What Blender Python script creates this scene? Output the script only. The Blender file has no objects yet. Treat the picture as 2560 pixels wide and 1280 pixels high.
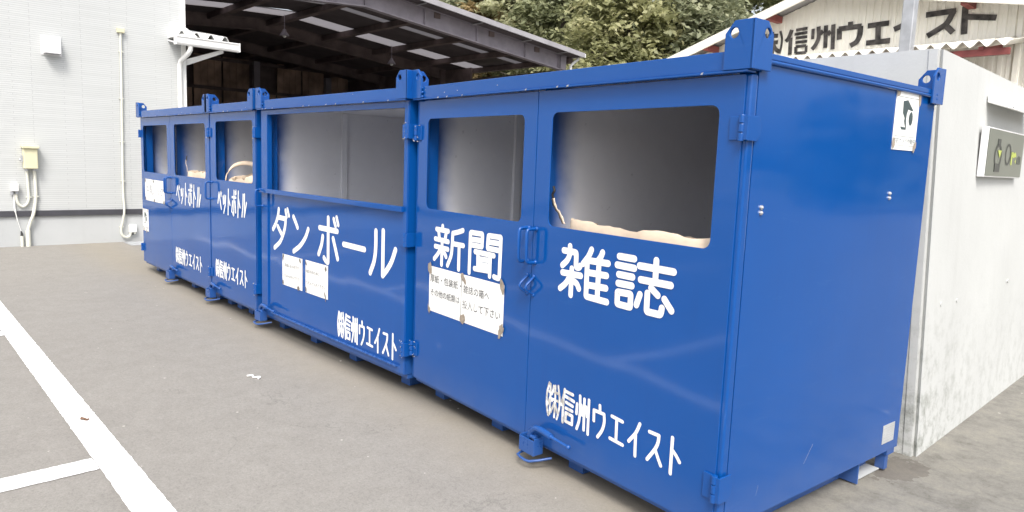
import bpy, bmesh, math, random
import numpy as np
from mathutils import Vector, Matrix, noise as mnoise

# ------------------------------------------------------------------ camera, world, sun, exposure
scene = bpy.context.scene
cam_data = bpy.data.cameras.new("camera")
cam = bpy.data.objects.new("camera", cam_data)
scene.collection.objects.link(cam)
cam_data.sensor_fit = 'HORIZONTAL'
cam_data.sensor_width = 36.0
cam_data.lens = 24.549
cam_data.shift_y = -0.00846
cam_data.clip_start = 0.05
cam_data.clip_end = 2000.0
_R = Vector((0.67682718, 0.73514431, 0.03831219)).normalized()
_F = Vector((-0.7269376, 0.67566303, -0.12264257)).normalized()
_U = _R.cross(_F).normalized()
_m = Matrix((_R, _U, -_F)).transposed().to_4x4()
_m.translation = Vector((3.56801, -2.42938, 1.48647))
cam.matrix_world = _m
scene.camera = cam

SUN_DIR = Vector((0.74, -0.60, 1.20)).normalized()       # towards the sun
sun_el = math.asin(SUN_DIR.z)
sun_az = math.atan2(SUN_DIR.x, SUN_DIR.y)
world = bpy.data.worlds.new("World")
scene.world = world
world.use_nodes = True
wn = world.node_tree.nodes
wl = world.node_tree.links
sky = wn.new("ShaderNodeTexSky")
sky.sky_type = 'NISHITA'
sky.sun_disc = False
sky.sun_elevation = sun_el
sky.sun_rotation = sun_az
sky.air_density = 1.0
sky.dust_density = 5.0
sky.ozone_density = 1.0
hsv = wn.new("ShaderNodeHueSaturation")
hsv.inputs['Saturation'].default_value = 0.35            # thin high cloud: a nearly white sky
wl.new(sky.outputs[0], hsv.inputs['Color'])
bg = wn["Background"]
bg.inputs['Strength'].default_value = 0.15
wl.new(hsv.outputs[0], bg.inputs['Color'])
sun_data = bpy.data.lights.new("sun", 'SUN')
sun_data.energy = 1.25
sun_data.angle = math.radians(16)
sun_data.color = (1.0, 0.96, 0.90)
sun = bpy.data.objects.new("sun", sun_data)
sun.rotation_euler = (-SUN_DIR).to_track_quat('-Z', 'Y').to_euler()
scene.collection.objects.link(sun)
scene.view_settings.view_transform = 'Standard'
scene.view_settings.look = 'None'
scene.view_settings.exposure = 0.88
scene.view_settings.gamma = 1.0

rng = random.Random(7)

# ------------------------------------------------------------------ materials
def nt(name):
    m = bpy.data.materials.new(name)
    m.use_nodes = True
    return m, m.node_tree.nodes, m.node_tree.links, m.node_tree.nodes["Principled BSDF"]

def N(n, t, **kw):
    x = n.new(t)
    for k, v in kw.items():
        setattr(x, k, v)
    return x

def ramp(n, stops, interp='LINEAR'):
    r = n.new("ShaderNodeValToRGB")
    r.color_ramp.interpolation = interp
    els = r.color_ramp.elements
    while len(els) < len(stops):
        els.new(0.5)
    for e, (p, c) in zip(els, stops):
        e.position = p
        e.color = (c[0], c[1], c[2], 1) if hasattr(c, '__len__') else (c, c, c, 1)
    return r

def mixc(n, l, fac, a, b):
    m = n.new("ShaderNodeMix")
    m.data_type = 'RGBA'
    for s, v in ((m.inputs[0], fac), (m.inputs[6], a), (m.inputs[7], b)):
        if isinstance(v, bpy.types.NodeSocket):
            l.new(v, s)
        elif hasattr(v, '__len__'):
            s.default_value = (v[0], v[1], v[2], 1)
        else:
            s.default_value = v
    return m.outputs[2]

def math_(n, l, op, a, b=0.0, clamp=False):
    m = n.new("ShaderNodeMath")
    m.operation = op
    m.use_clamp = clamp
    for s, v in ((m.inputs[0], a), (m.inputs[1], b)):
        if isinstance(v, bpy.types.NodeSocket):
            l.new(v, s)
        else:
            s.default_value = v
    return m.outputs[0]

def ntex(n, l, vec, scale, detail=4.0, rough=0.55, dist=0.0):
    t = n.new("ShaderNodeTexNoise")
    t.inputs['Scale'].default_value = scale
    t.inputs['Detail'].default_value = detail
    t.inputs['Roughness'].default_value = rough
    t.inputs['Distortion'].default_value = dist
    if vec is not None:
        l.new(vec, t.inputs['Vector'])
    return t.outputs['Fac']

def coords(n, l, world=False, scale=None):
    if world:
        v = n.new("ShaderNodeNewGeometry").outputs['Position']
    else:
        v = n.new("ShaderNodeTexCoord").outputs['Object']
    if scale:
        m = n.new("ShaderNodeMapping")
        m.inputs['Scale'].default_value = scale
        l.new(v, m.inputs['Vector'])
        v = m.outputs[0]
    return v

def bump(n, l, h, strength, dist=0.02):
    b = n.new("ShaderNodeBump")
    b.inputs['Strength'].default_value = strength
    b.inputs['Distance'].default_value = dist
    l.new(h, b.inputs['Height'])
    return b.outputs[0]

def simple(name, col, rough=0.6, var=0.15, scale=6.0, metal=0.0, bumps=0.0, bscale=60.0, world=True, alt=None):
    m, n, l, p = nt(name)
    v = coords(n, l, world)
    f = ntex(n, l, v, scale)
    a = tuple(c * (1 - var) for c in col)
    b = alt if alt else tuple(min(1, c * (1 + var)) for c in col)
    r = ramp(n, [(0.35, a), (0.65, b)])
    l.new(f, r.inputs[0])
    l.new(r.outputs[0], p.inputs['Base Color'])
    p.inputs['Roughness'].default_value = rough
    p.inputs['Metallic'].default_value = metal
    if bumps:
        l.new(bump(n, l, ntex(n, l, v, bscale), bumps, 0.01), p.inputs['Normal'])
    return m

BLUE = (0.0028, 0.070, 0.295)

def make_blue(name, gloss=0.2, wave=0.05):
    m, n, l, p = nt(name)
    v = coords(n, l, True)
    big = ntex(n, l, v, 1.7, 3)
    fine = ntex(n, l, v, 28, 5, 0.65)
    c = mixc(n, l, big, tuple(x * 0.90 for x in BLUE), tuple(x * 1.08 for x in BLUE))
    # faint chalky rub marks (sparse) and small scratches down to primer
    vs = coords(n, l, True, (1.6, 1.6, 9.0))
    rub = ramp(n, [(0.60, 0.0), (0.80, 1.0)])
    l.new(ntex(n, l, vs, 2.3, 6, 0.7, 0.4), rub.inputs[0])
    c = mixc(n, l, math_(n, l, 'MULTIPLY', rub.outputs[0], 0.07), c, (0.10, 0.22, 0.46))
    stk = ramp(n, [(0.55, 0.0), (0.75, 1.0)])
    l.new(ntex(n, l, coords(n, l, True, (14, 14, 0.9)), 1.5, 5, 0.7), stk.inputs[0])
    c = mixc(n, l, math_(n, l, 'MULTIPLY', stk.outputs[0], 0.12), c, (0.012, 0.045, 0.17))
    # dust near the ground
    sep = n.new("ShaderNodeSeparateXYZ")
    l.new(v, sep.inputs[0])
    low = n.new("ShaderNodeMapRange")
    low.inputs['From Min'].default_value = 0.30
    low.inputs['From Max'].default_value = 0.02
    l.new(sep.outputs[2], low.inputs['Value'])
    dust = math_(n, l, 'MULTIPLY', low.outputs[0], math_(n, l, 'MULTIPLY', ntex(n, l, v, 5, 3), 0.30), True)
    c = mixc(n, l, dust, c, (0.20, 0.21, 0.24))
    l.new(c, p.inputs['Base Color'])
    rr = math_(n, l, 'ADD', math_(n, l, 'MULTIPLY', fine, 0.10), gloss - 0.05)
    rr = math_(n, l, 'ADD', rr, math_(n, l, 'MULTIPLY', dust, 0.5))
    l.new(rr, p.inputs['Roughness'])
    p.inputs['IOR'].default_value = 1.5
    p.inputs['Specular IOR Level'].default_value = 0.5
    wv = ntex(n, l, coords(n, l, True, (1, 1, 0.8)), 1.5, 1.5, 0.4)
    h = math_(n, l, 'ADD', math_(n, l, 'MULTIPLY', wv, 1.0), math_(n, l, 'MULTIPLY', fine, 0.006))
    l.new(bump(n, l, h, wave, 0.5), p.inputs['Normal'])
    return m

M = {}
M['blue'] = make_blue('blue_paint', 0.085, 0.02)
M['blue_part'] = make_blue('blue_paint_fittings', 0.24, 0.008)

# grey primer inside the boxes, blue overspray along the front edge
m, n, l, p = nt('grey_primer_overspray')
v = coords(n, l)
sep = n.new("ShaderNodeSeparateXYZ"); l.new(v, sep.inputs[0])
cl = ntex(n, l, v, 4.0, 3)
yy = math_(n, l, 'ADD', sep.outputs[1], math_(n, l, 'MULTIPLY', cl, 0.12))
mr = n.new("ShaderNodeMapRange"); mr.interpolation_type = 'SMOOTHSTEP'
mr.inputs['From Min'].default_value = 0.17; mr.inputs['From Max'].default_value = 0.36
l.new(yy, mr.inputs['Value'])
g2 = mixc(n, l, ntex(n, l, v, 9, 6, 0.6), (0.66, 0.665, 0.70), (0.74, 0.745, 0.78))
spots = ramp(n, [(0.70, 0.0), (0.74, 1.0)]); l.new(ntex(n, l, v, 17, 3), spots.inputs[0])
g2 = mixc(n, l, math_(n, l, 'MULTIPLY', spots.outputs[0], 0.25), g2, (0.18, 0.18, 0.2))
l.new(mixc(n, l, mr.outputs[0], BLUE, g2), p.inputs['Base Color'])
p.inputs['Roughness'].default_value = 0.5
M['primer'] = m

# vinyl lettering
M['vinyl'] = simple('white_vinyl', (0.86, 0.87, 0.86), 0.35, 0.03)
m, n, l, p = nt('scuffed_white_vinyl')
v = coords(n, l, False)
sep = n.new("ShaderNodeSeparateXYZ"); l.new(v, sep.inputs[0])
mk = n.new("ShaderNodeMapRange")
mk.inputs['From Min'].default_value = -0.74; mk.inputs['From Max'].default_value = -0.86
l.new(sep.outputs[0], mk.inputs['Value'])
rr = ramp(n, [(0.44, 0.0), (0.60, 1.0)]); l.new(ntex(n, l, coords(n, l, False, (1, 1, .5)), 34, 5, .7), rr.inputs[0])
l.new(mixc(n, l, math_(n, l, 'MULTIPLY', mk.outputs[0], math_(n, l, 'MULTIPLY', rr.outputs[0], 0.85)), (0.86, 0.87, 0.86), (0.20, 0.17, 0.14)), p.inputs['Base Color'])
p.inputs['Roughness'].default_value = 0.4
M['vinyl_worn'] = m

M['paper'] = simple('white_paper', (0.88, 0.88, 0.86), 0.55, 0.02, 5)
M['ink'] = simple('grey_ink', (0.06, 0.06, 0.065), 0.6, 0.05)
M['ink_pale'] = simple('faded_ink', (0.42, 0.43, 0.45), 0.6, 0.1)
M['tape'] = simple('brown_tape', (0.30, 0.25, 0.20), 0.45, 0.25, 40)
M['tape_dark'] = simple('dirty_tape', (0.16, 0.14, 0.125), 0.5, 0.3, 40)
M['kraft'] = simple('kraft_paper', (0.78, 0.63, 0.48), 0.75, 0.08, 9, bumps=0.25, bscale=22)
M['cord'] = simple('black_cord', (0.02, 0.018, 0.018), 0.6)
M['steel'] = simple('galvanised_steel', (0.47, 0.48, 0.50), 0.4, 0.12, 9, metal=0.5)
M['plate'] = simple('aluminium_data_plate', (0.56, 0.58, 0.60), 0.35, 0.06, 12, metal=0.4)
M['rust'] = simple('rusty_steel', (0.16, 0.09, 0.055), 0.75, 0.35, 25)
M['white_metal'] = simple('white_painted_metal', (0.82, 0.82, 0.80), 0.4, 0.03)
M['white_hood'] = simple('white_hood_metal', (0.72, 0.72, 0.73), 0.35, 0.03)
M['ivory'] = simple('ivory_plastic', (0.64, 0.61, 0.42), 0.5, 0.05)
M['pvc'] = simple('pale_pvc_pipe', (0.66, 0.66, 0.58), 0.5, 0.05)
M['pipe_dark'] = simple('black_plastic', (0.025, 0.025, 0.025), 0.5)
M['band'] = simple('dark_grey_flashing', (0.055, 0.055, 0.065), 0.5, 0.1)
M['line'] = None
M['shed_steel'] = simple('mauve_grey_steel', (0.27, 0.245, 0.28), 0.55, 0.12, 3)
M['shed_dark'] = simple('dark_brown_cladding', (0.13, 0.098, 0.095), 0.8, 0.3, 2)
M['shed_ceiling'] = simple('shade_dark_roof_underside', (0.075, 0.062, 0.067), 0.8, 0.2, 2)  # darker copy of the roof colour: the shade under the roof is painted in
M['shed_roof'] = simple('grey_roof_sheet', (0.33, 0.32, 0.34), 0.5, 0.12, 2)
M['red_beam'] = simple('red_oxide_steel', (0.24, 0.06, 0.055), 0.6, 0.2, 5)
M['cream_trim'] = simple('cream_trim', (0.82, 0.79, 0.71), 0.5, 0.06, 3)
M['chip'] = simple('bare_chipped_paint', (0.42, 0.47, 0.56), 0.5, 0.2, 60, alt=(0.36, 0.33, 0.31))
M['letter_black'] = simple('weathered_black_paint', (0.02, 0.018, 0.018), 0.7, 0.1, 10, alt=(0.11, 0.10, 0.095))
M['lime'] = simple('lime_lettering', (0.40, 0.48, 0.04), 0.4, 0.03)
M['sign_grey'] = simple('sign_panel_grey', (0.105, 0.118, 0.095), 0.4, 0.05, 3)
M['sign_mark'] = simple('dark_sign_marks', (0.03, 0.034, 0.03), 0.5, 0.08)
M['sign_faint'] = simple('faint_sign_marks', (0.085, 0.095, 0.08), 0.5, 0.08)
M['cam_ink'] = simple('dark_green_grey_ink', (0.045, 0.07, 0.075), 0.5, 0.08)
M['bark'] = simple('tree_bark', (0.07, 0.055, 0.04), 0.9, 0.3, 12, bumps=0.5, bscale=30)

# translucent roof sheet
m, n, l, p = nt('translucent_roof_sheet')
tr = n.new("ShaderNodeBsdfTranslucent"); tr.inputs[0].default_value = (0.26, 0.245, 0.255, 1)
mx = n.new("ShaderNodeMixShader"); mx.inputs[0].default_value = 0.85
p.inputs['Base Color'].default_value = (0.5, 0.49, 0.49, 1); p.inputs['Roughness'].default_value = 0.5
l.new(p.outputs[0], mx.inputs[1]); l.new(tr.outputs[0], mx.inputs[2])
l.new(mx.outputs[0], n["Material Output"].inputs[0])
M['skylight'] = m

# awning sheet: cream, lets a little light through
m, n, l, p = nt('cream_corrugated_sheet')
tr = n.new("ShaderNodeBsdfTranslucent"); tr.inputs[0].default_value = (0.7, 0.66, 0.56, 1)
mx = n.new("ShaderNodeMixShader"); mx.inputs[0].default_value = 0.06
f = ntex(n, l, coords(n, l, True), 3.0, 4)
r = ramp(n, [(0.35, (0.78, 0.75, 0.66)), (0.65, (0.88, 0.85, 0.77))]); l.new(f, r.inputs[0]); l.new(r.outputs[0], p.inputs[0])
p.inputs['Roughness'].default_value = 0.5
l.new(p.outputs[0], mx.inputs[1]); l.new(tr.outputs[0], mx.inputs[2])
l.new(mx.outputs[0], n["Material Output"].inputs[0])
M['awning'] = m

# white siding of narrow stacked courses
m, n, l, p = nt('white_ribbed_siding')
v = coords(n, l, True)
sep = n.new("ShaderNodeSeparateXYZ"); l.new(v, sep.inputs[0])
cmb = n.new("ShaderNodeCombineXYZ"); l.new(sep.outputs[1], cmb.inputs[0]); l.new(sep.outputs[2], cmb.inputs[1])
br = n.new("ShaderNodeTexBrick")
br.inputs['Scale'].default_value = 1.0
br.inputs['Brick Width'].default_value = 0.62
br.inputs['Row Height'].default_value = 0.0285
br.inputs['Mortar Size'].default_value = 0.0033
br.inputs['Mortar Smooth'].default_value = 0.4
br.inputs['Bias'].default_value = 0.0
br.offset = 0.37; br.offset_frequency = 3
br.inputs['Color1'].default_value = (0.545, 0.56, 0.555, 1)
br.inputs['Color2'].default_value = (0.515, 0.53, 0.525, 1)
br.inputs['Mortar'].default_value = (0.385, 0.395, 0.40, 1)
l.new(cmb.outputs[0], br.inputs['Vector'])
dirt = ramp(n, [(0.3, 0.94), (0.7, 1.0)]); l.new(ntex(n, l, coords(n, l, True, (1, .6, .25)), 1.5, 5), dirt.inputs[0])
mm = n.new("ShaderNodeMix"); mm.data_type = 'RGBA'; mm.blend_type = 'MULTIPLY'; mm.inputs[0].default_value = 1
l.new(br.outputs['Color'], mm.inputs[6]); l.new(dirt.outputs[0], mm.inputs[7])
l.new(mm.outputs[2], p.inputs['Base Color'])
l.new(bump(n, l, math_(n, l, 'SUBTRACT', 1.0, br.outputs['Fac']), 0.35, 0.006), p.inputs['Normal'])
p.inputs['Roughness'].default_value = 0.55
M['siding'] = m

def concrete(name, base, stain, grime_z=0.0):
    m, n, l, p = nt(name)
    v = coords(n, l, True)
    big = ntex(n, l, v, 1.3, 5, 0.6)
    c = mixc(n, l, big, tuple(x * 0.86 for x in base), tuple(min(.9, x * 1.1) for x in base))
    st = ramp(n, [(0.52, 0.0), (0.72, 1.0)])
    l.new(ntex(n, l, coords(n, l, True, (3.2, 3.2, 0.35)), 1.6, 6, 0.65, 0.3), st.inputs[0])
    c = mixc(n, l, math_(n, l, 'MULTIPLY', st.outputs[0], 0.20), c, stain)
    # form board joints every 0.45 m, faint
    sp = ramp(n, [(0.60, 0.0), (0.70, 1.0)]); l.new(ntex(n, l, v, 23, 4, .7), sp.inputs[0])
    c = mixc(n, l, math_(n, l, 'MULTIPLY', sp.outputs[0], 0.18), c, stain)
    if grime_z:
        sep = n.new("ShaderNodeSeparateXYZ"); l.new(v, sep.inputs[0])
        lo = n.new("ShaderNodeMapRange"); lo.inputs['From Min'].default_value = grime_z; lo.inputs['From Max'].default_value = 0.0
        l.new(sep.outputs[2], lo.inputs['Value'])
        gr = ramp(n, [(0.47, 0.0), (0.66, 1.0)]); l.new(ntex(n, l, v, 9, 6, .75), gr.inputs[0])
        nearf = n.new("ShaderNodeMapRange"); nearf.inputs['From Min'].default_value = 2.6; nearf.inputs['From Max'].default_value = 1.7
        nearf.inputs['To Min'].default_value = 0.35
        l.new(sep.outputs[1], nearf.inputs['Value'])
        k = math_(n, l, 'MULTIPLY', math_(n, l, 'MULTIPLY', lo.outputs[0], gr.outputs[0]), nearf.outputs[0])
        c = mixc(n, l, math_(n, l, 'MULTIPLY', k, 0.9, True), c, (0.15, 0.16, 0.13))
    l.new(c, p.inputs['Base Color'])
    p.inputs['Roughness'].default_value = 0.85
    hh = math_(n, l, 'ADD', ntex(n, l, v, 60, 4, .6), math_(n, l, 'MULTIPLY', ntex(n, l, v, 6, 3), 2.0))
    l.new(bump(n, l, hh, 0.25, 0.004), p.inputs['Normal'])
    return m
M['concrete'] = concrete('board_marked_concrete', (0.515, 0.525, 0.515), (0.38, 0.385, 0.37), 0.9)
M['found'] = concrete('smooth_foundation_concrete', (0.46, 0.475, 0.48), (0.37, 0.375, 0.37))

# asphalt, with the sandy dirt that collects along the boxes and a damp patch at the corner
m, n, l, p = nt('worn_asphalt')
v = coords(n, l, True)
agg = math_(n, l, 'ADD', math_(n, l, 'MULTIPLY', ntex(n, l, v, 125, 3, 0.75), 0.5), math_(n, l, 'MULTIPLY', ntex(n, l, v, 48, 5, 0.8), 0.5))
med = ntex(n, l, v, 9, 6, 0.7)
big = ntex(n, l, v, 0.55, 4, 0.6)
smear = ntex(n, l, coords(n, l, True, (1.0, 0.7, 1)), 3.0, 6, 0.7, 0.6)
c = mixc(n, l, big, (0.238, 0.224, 0.204), (0.266, 0.252, 0.231))
r1 = ramp(n, [(0.32, 0.60), (0.5, 1.0), (0.70, 1.35)]); l.new(agg, r1.inputs[0])
mm = n.new("ShaderNodeMix"); mm.data_type = 'RGBA'; mm.blend_type = 'MULTIPLY'; mm.inputs[0].default_value = 0.8
l.new(c, mm.inputs[6]); l.new(r1.outputs[0], mm.inputs[7]); c = mm.outputs[2]
r2 = ramp(n, [(0.35, 0.90), (0.55, 1.0)]); l.new(smear, r2.inputs[0])
mm = n.new("ShaderNodeMix"); mm.data_type = 'RGBA'; mm.blend_type = 'MULTIPLY'; mm.inputs[0].default_value = 0.55
l.new(c, mm.inputs[6]); l.new(r2.outputs[0], mm.inputs[7]); c = mm.outputs[2]
r3 = ramp(n, [(0.40, 0.94), (0.60, 1.04)]); l.new(med, r3.inputs[0])
mm = n.new("ShaderNodeMix"); mm.data_type = 'RGBA'; mm.blend_type = 'MULTIPLY'; mm.inputs[0].default_value = 0.8
l.new(c, mm.inputs[6]); l.new(r3.outputs[0], mm.inputs[7]); c = mm.outputs[2]
# hairline cracks
vo = N(n, "ShaderNodeTexVoronoi", feature='DISTANCE_TO_EDGE'); vo.inputs['Scale'].default_value = 0.9
wv = n.new("ShaderNodeVectorMath"); wv.operation = 'ADD'
nz = n.new("ShaderNodeTexNoise"); nz.inputs['Scale'].default_value = 4.0; nz.inputs['Detail'].default_value = 5
l.new(v, nz.inputs['Vector']); l.new(v, wv.inputs[0]); l.new(nz.outputs['Color'], wv.inputs[1])
l.new(wv.outputs[0], vo.inputs['Vector'])
ck = math_(n, l, 'LESS_THAN', vo.outputs['Distance'], 0.006)
cm = ramp(n, [(0.52, 0.0), (0.58, 1.0)]); l.new(ntex(n, l, v, 0.8, 2), cm.inputs[0])
c = mixc(n, l, math_(n, l, 'MULTIPLY', math_(n, l, 'MULTIPLY', ck, cm.outputs[0]), 0.22), c, (0.07, 0.068, 0.065))
# sandy dirt strip along the fronts
sep = n.new("ShaderNodeSeparateXYZ"); l.new(v, sep.inputs[0])
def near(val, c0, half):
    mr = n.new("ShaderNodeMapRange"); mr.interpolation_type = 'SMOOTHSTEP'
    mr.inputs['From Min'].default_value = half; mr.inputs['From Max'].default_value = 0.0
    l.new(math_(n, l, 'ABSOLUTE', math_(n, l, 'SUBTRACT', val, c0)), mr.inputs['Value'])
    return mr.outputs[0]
dirt = math_(n, l, 'MULTIPLY', near(sep.outputs[1], 0.05, 0.65), math_(n, l, 'ADD', 0.25, math_(n, l, 'MULTIPLY', smear, 1.2)))
dirt = math_(n, l, 'MULTIPLY', dirt, 0.8, True)
c = mixc(n, l, math_(n, l, 'MULTIPLY', dirt, 0.8), c, (0.275, 0.243, 0.19))
# shade in the gap under the boxes, painted into the asphalt colour
box_shade = math_(n, l, 'MULTIPLY', near(sep.outputs[1], 0.93, 1.08), near(sep.outputs[0], -1.65, 4.15))
box_shade = ramp_g = math_(n, l, 'MULTIPLY', box_shade, 16.0, True)
c = mixc(n, l, math_(n, l, 'MULTIPLY', box_shade, 0.8), c, (0.055, 0.05, 0.045))
dirt2 = math_(n, l, 'MULTIPLY', near(sep.outputs[0], 2.62, 0.9), near(sep.outputs[1], 1.0, 1.6))
c = mixc(n, l, math_(n, l, 'MULTIPLY', dirt2, math_(n, l, 'MULTIPLY', med, 0.9), True), c, (0.27, 0.25, 0.20))
# older, darker, mossier asphalt by the concrete wall
edge = n.new("ShaderNodeMapRange"); edge.interpolation_type = 'SMOOTHSTEP'
edge.inputs['From Min'].default_value = 1.7; edge.inputs['From Max'].default_value = 2.7
l.new(math_(n, l, 'ADD', sep.outputs[0], math_(n, l, 'MULTIPLY', sep.outputs[1], 0.12)), edge.inputs['Value'])
r5 = ramp(n, [(0.36, (0.115, 0.110, 0.095)), (0.50, (0.185, 0.178, 0.158)), (0.64, (0.225, 0.215, 0.18))]); l.new(ntex(n, l, v, 5.5, 7, 0.75), r5.inputs[0])
mm = n.new("ShaderNodeMix"); mm.data_type = 'RGBA'; mm.blend_type = 'MULTIPLY'; mm.inputs[0].default_value = 0.6
l.new(r5.outputs[0], mm.inputs[6]); l.new(r1.outputs[0], mm.inputs[7])
c = mixc(n, l, math_(n, l, 'MULTIPLY', edge.outputs[0], 0.8), c, mm.outputs[2])
ck2 = math_(n, l, 'MULTIPLY', math_(n, l, 'LESS_THAN', vo.outputs['Distance'], 0.012), edge.outputs[0])
c = mixc(n, l, math_(n, l, 'MULTIPLY', ck2, 0.12), c, (0.06, 0.058, 0.052))
# damp patch
wob = math_(n, l, 'MULTIPLY', math_(n, l, 'SUBTRACT', ntex(n, l, v, 6, 5, .65), 0.5), 0.42)
ex = math_(n, l, 'DIVIDE', math_(n, l, 'SUBTRACT', sep.outputs[0], 2.44), 0.115)
ey = math_(n, l, 'DIVIDE', math_(n, l, 'SUBTRACT', sep.outputs[1], 1.37), 0.21)
dd = math_(n, l, 'ADD', math_(n, l, 'MULTIPLY', ex, ex), math_(n, l, 'MULTIPLY', ey, ey))
wet = math_(n, l, 'LESS_THAN', math_(n, l, 'ADD', dd, math_(n, l, 'MULTIPLY', wob, 8.0)), 1.0)
c = mixc(n, l, math_(n, l, 'MULTIPLY', wet, 0.5), c, (0.085, 0.07, 0.06))
# pale specks
vo2 = N(n, "ShaderNodeTexVoronoi"); vo2.inputs['Scale'].default_value = 7.0; l.new(v, vo2.inputs['Vector'])
sp = math_(n, l, 'LESS_THAN', vo2.outputs['Distance'], 0.05)
sel = n.new("ShaderNodeSeparateColor"); l.new(vo2.outputs['Color'], sel.inputs[0])
sp = math_(n, l, 'MULTIPLY', sp, math_(n, l, 'GREATER_THAN', sel.outputs[0], 0.72))
c = mixc(n, l, math_(n, l, 'MULTIPLY', sp, 0.8), c, (0.50, 0.48, 0.43))
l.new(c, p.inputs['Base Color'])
p.inputs['Roughness'].default_value = 0.88
l.new(bump(n, l, math_(n, l, 'ADD', agg, math_(n, l, 'MULTIPLY', med, 0.8)), 0.45, 0.006), p.inputs['Normal'])
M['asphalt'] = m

# road paint: worn through at the edges
m, n, l, p = nt('white_road_paint')
v = coords(n, l, True)
ag = ramp(n, [(0.36, 0.0), (0.43, 1.0)]); l.new(ntex(n, l, v, 120, 4, .7), ag.inputs[0])
c = mixc(n, l, ag.outputs[0], (0.45, 0.44, 0.42), (0.80, 0.80, 0.79))
l.new(c, p.inputs['Base Color']); p.inputs['Roughness'].default_value = 0.7
l.new(bump(n, l, ntex(n, l, v, 190, 3, .7), 0.3, 0.004), p.inputs['Normal'])
M['line'] = m

# vertically ribbed cream cladding
m, n, l, p = nt('cream_cladding')
v = coords(n, l, True)
st = ramp(n, [(0.45, 0.0), (0.75, 1.0)]); l.new(ntex(n, l, coords(n, l, True, (4, 4, .3)), 1.4, 6, .7), st.inputs[0])
c = mixc(n, l, ntex(n, l, v, 1.2, 4), (0.90, 0.87, 0.78), (0.93, 0.91, 0.84))
c = mixc(n, l, math_(n, l, 'MULTIPLY', st.outputs[0], 0.15), c, (0.50, 0.45, 0.36))
l.new(c, p.inputs['Base Color']); p.inputs['Roughness'].default_value = 0.55
M['cream'] = m

def leaf_mat(name, a, b, d):
    m, n, l, p = nt(name)
    v = coords(n, l, True)
    rp = ramp(n, [(0.30, a), (0.52, b), (0.74, d)])
    o = n.new("ShaderNodeAttribute"); o.attribute_name = 'tone'
    f = math_(n, l, 'ADD', math_(n, l, 'MULTIPLY', o.outputs['Fac'], 0.55), math_(n, l, 'MULTIPLY', ntex(n, l, v, 0.55, 3), 0.45))
    l.new(f, rp.inputs[0]); l.new(rp.outputs[0], p.inputs['Base Color'])
    p.inputs['Roughness'].default_value = 0.55
    tr = n.new("ShaderNodeBsdfTranslucent"); l.new(rp.outputs[0], tr.inputs[0])
    mx = n.new("ShaderNodeMixShader"); mx.inputs[0].default_value = 0.45
    l.new(p.outputs[0], mx.inputs[1]); l.new(tr.outputs[0], mx.inputs[2])
    l.new(mx.outputs[0], n["Material Output"].inputs[0])
    return m
M['leaf_olive'] = leaf_mat('olive_leaves', (0.20, 0.22, 0.12), (0.345, 0.36, 0.195), (0.50, 0.49, 0.30))
M['leaf_yellow'] = leaf_mat('yellowing_leaves', (0.25, 0.26, 0.13), (0.39, 0.39, 0.20), (0.53, 0.505, 0.29))
M['leaf_dark'] = leaf_mat('dark_green_leaves', (0.17, 0.19, 0.12), (0.31, 0.33, 0.20), (0.46, 0.46, 0.30))
M['leaf_rust'] = leaf_mat('rusty_leaves', (0.15, 0.12, 0.055), (0.27, 0.21, 0.095), (0.40, 0.30, 0.15))
M['grass'] = simple('rough_grass', (0.075, 0.085, 0.03), 0.9, 0.4, 1.5)
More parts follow.
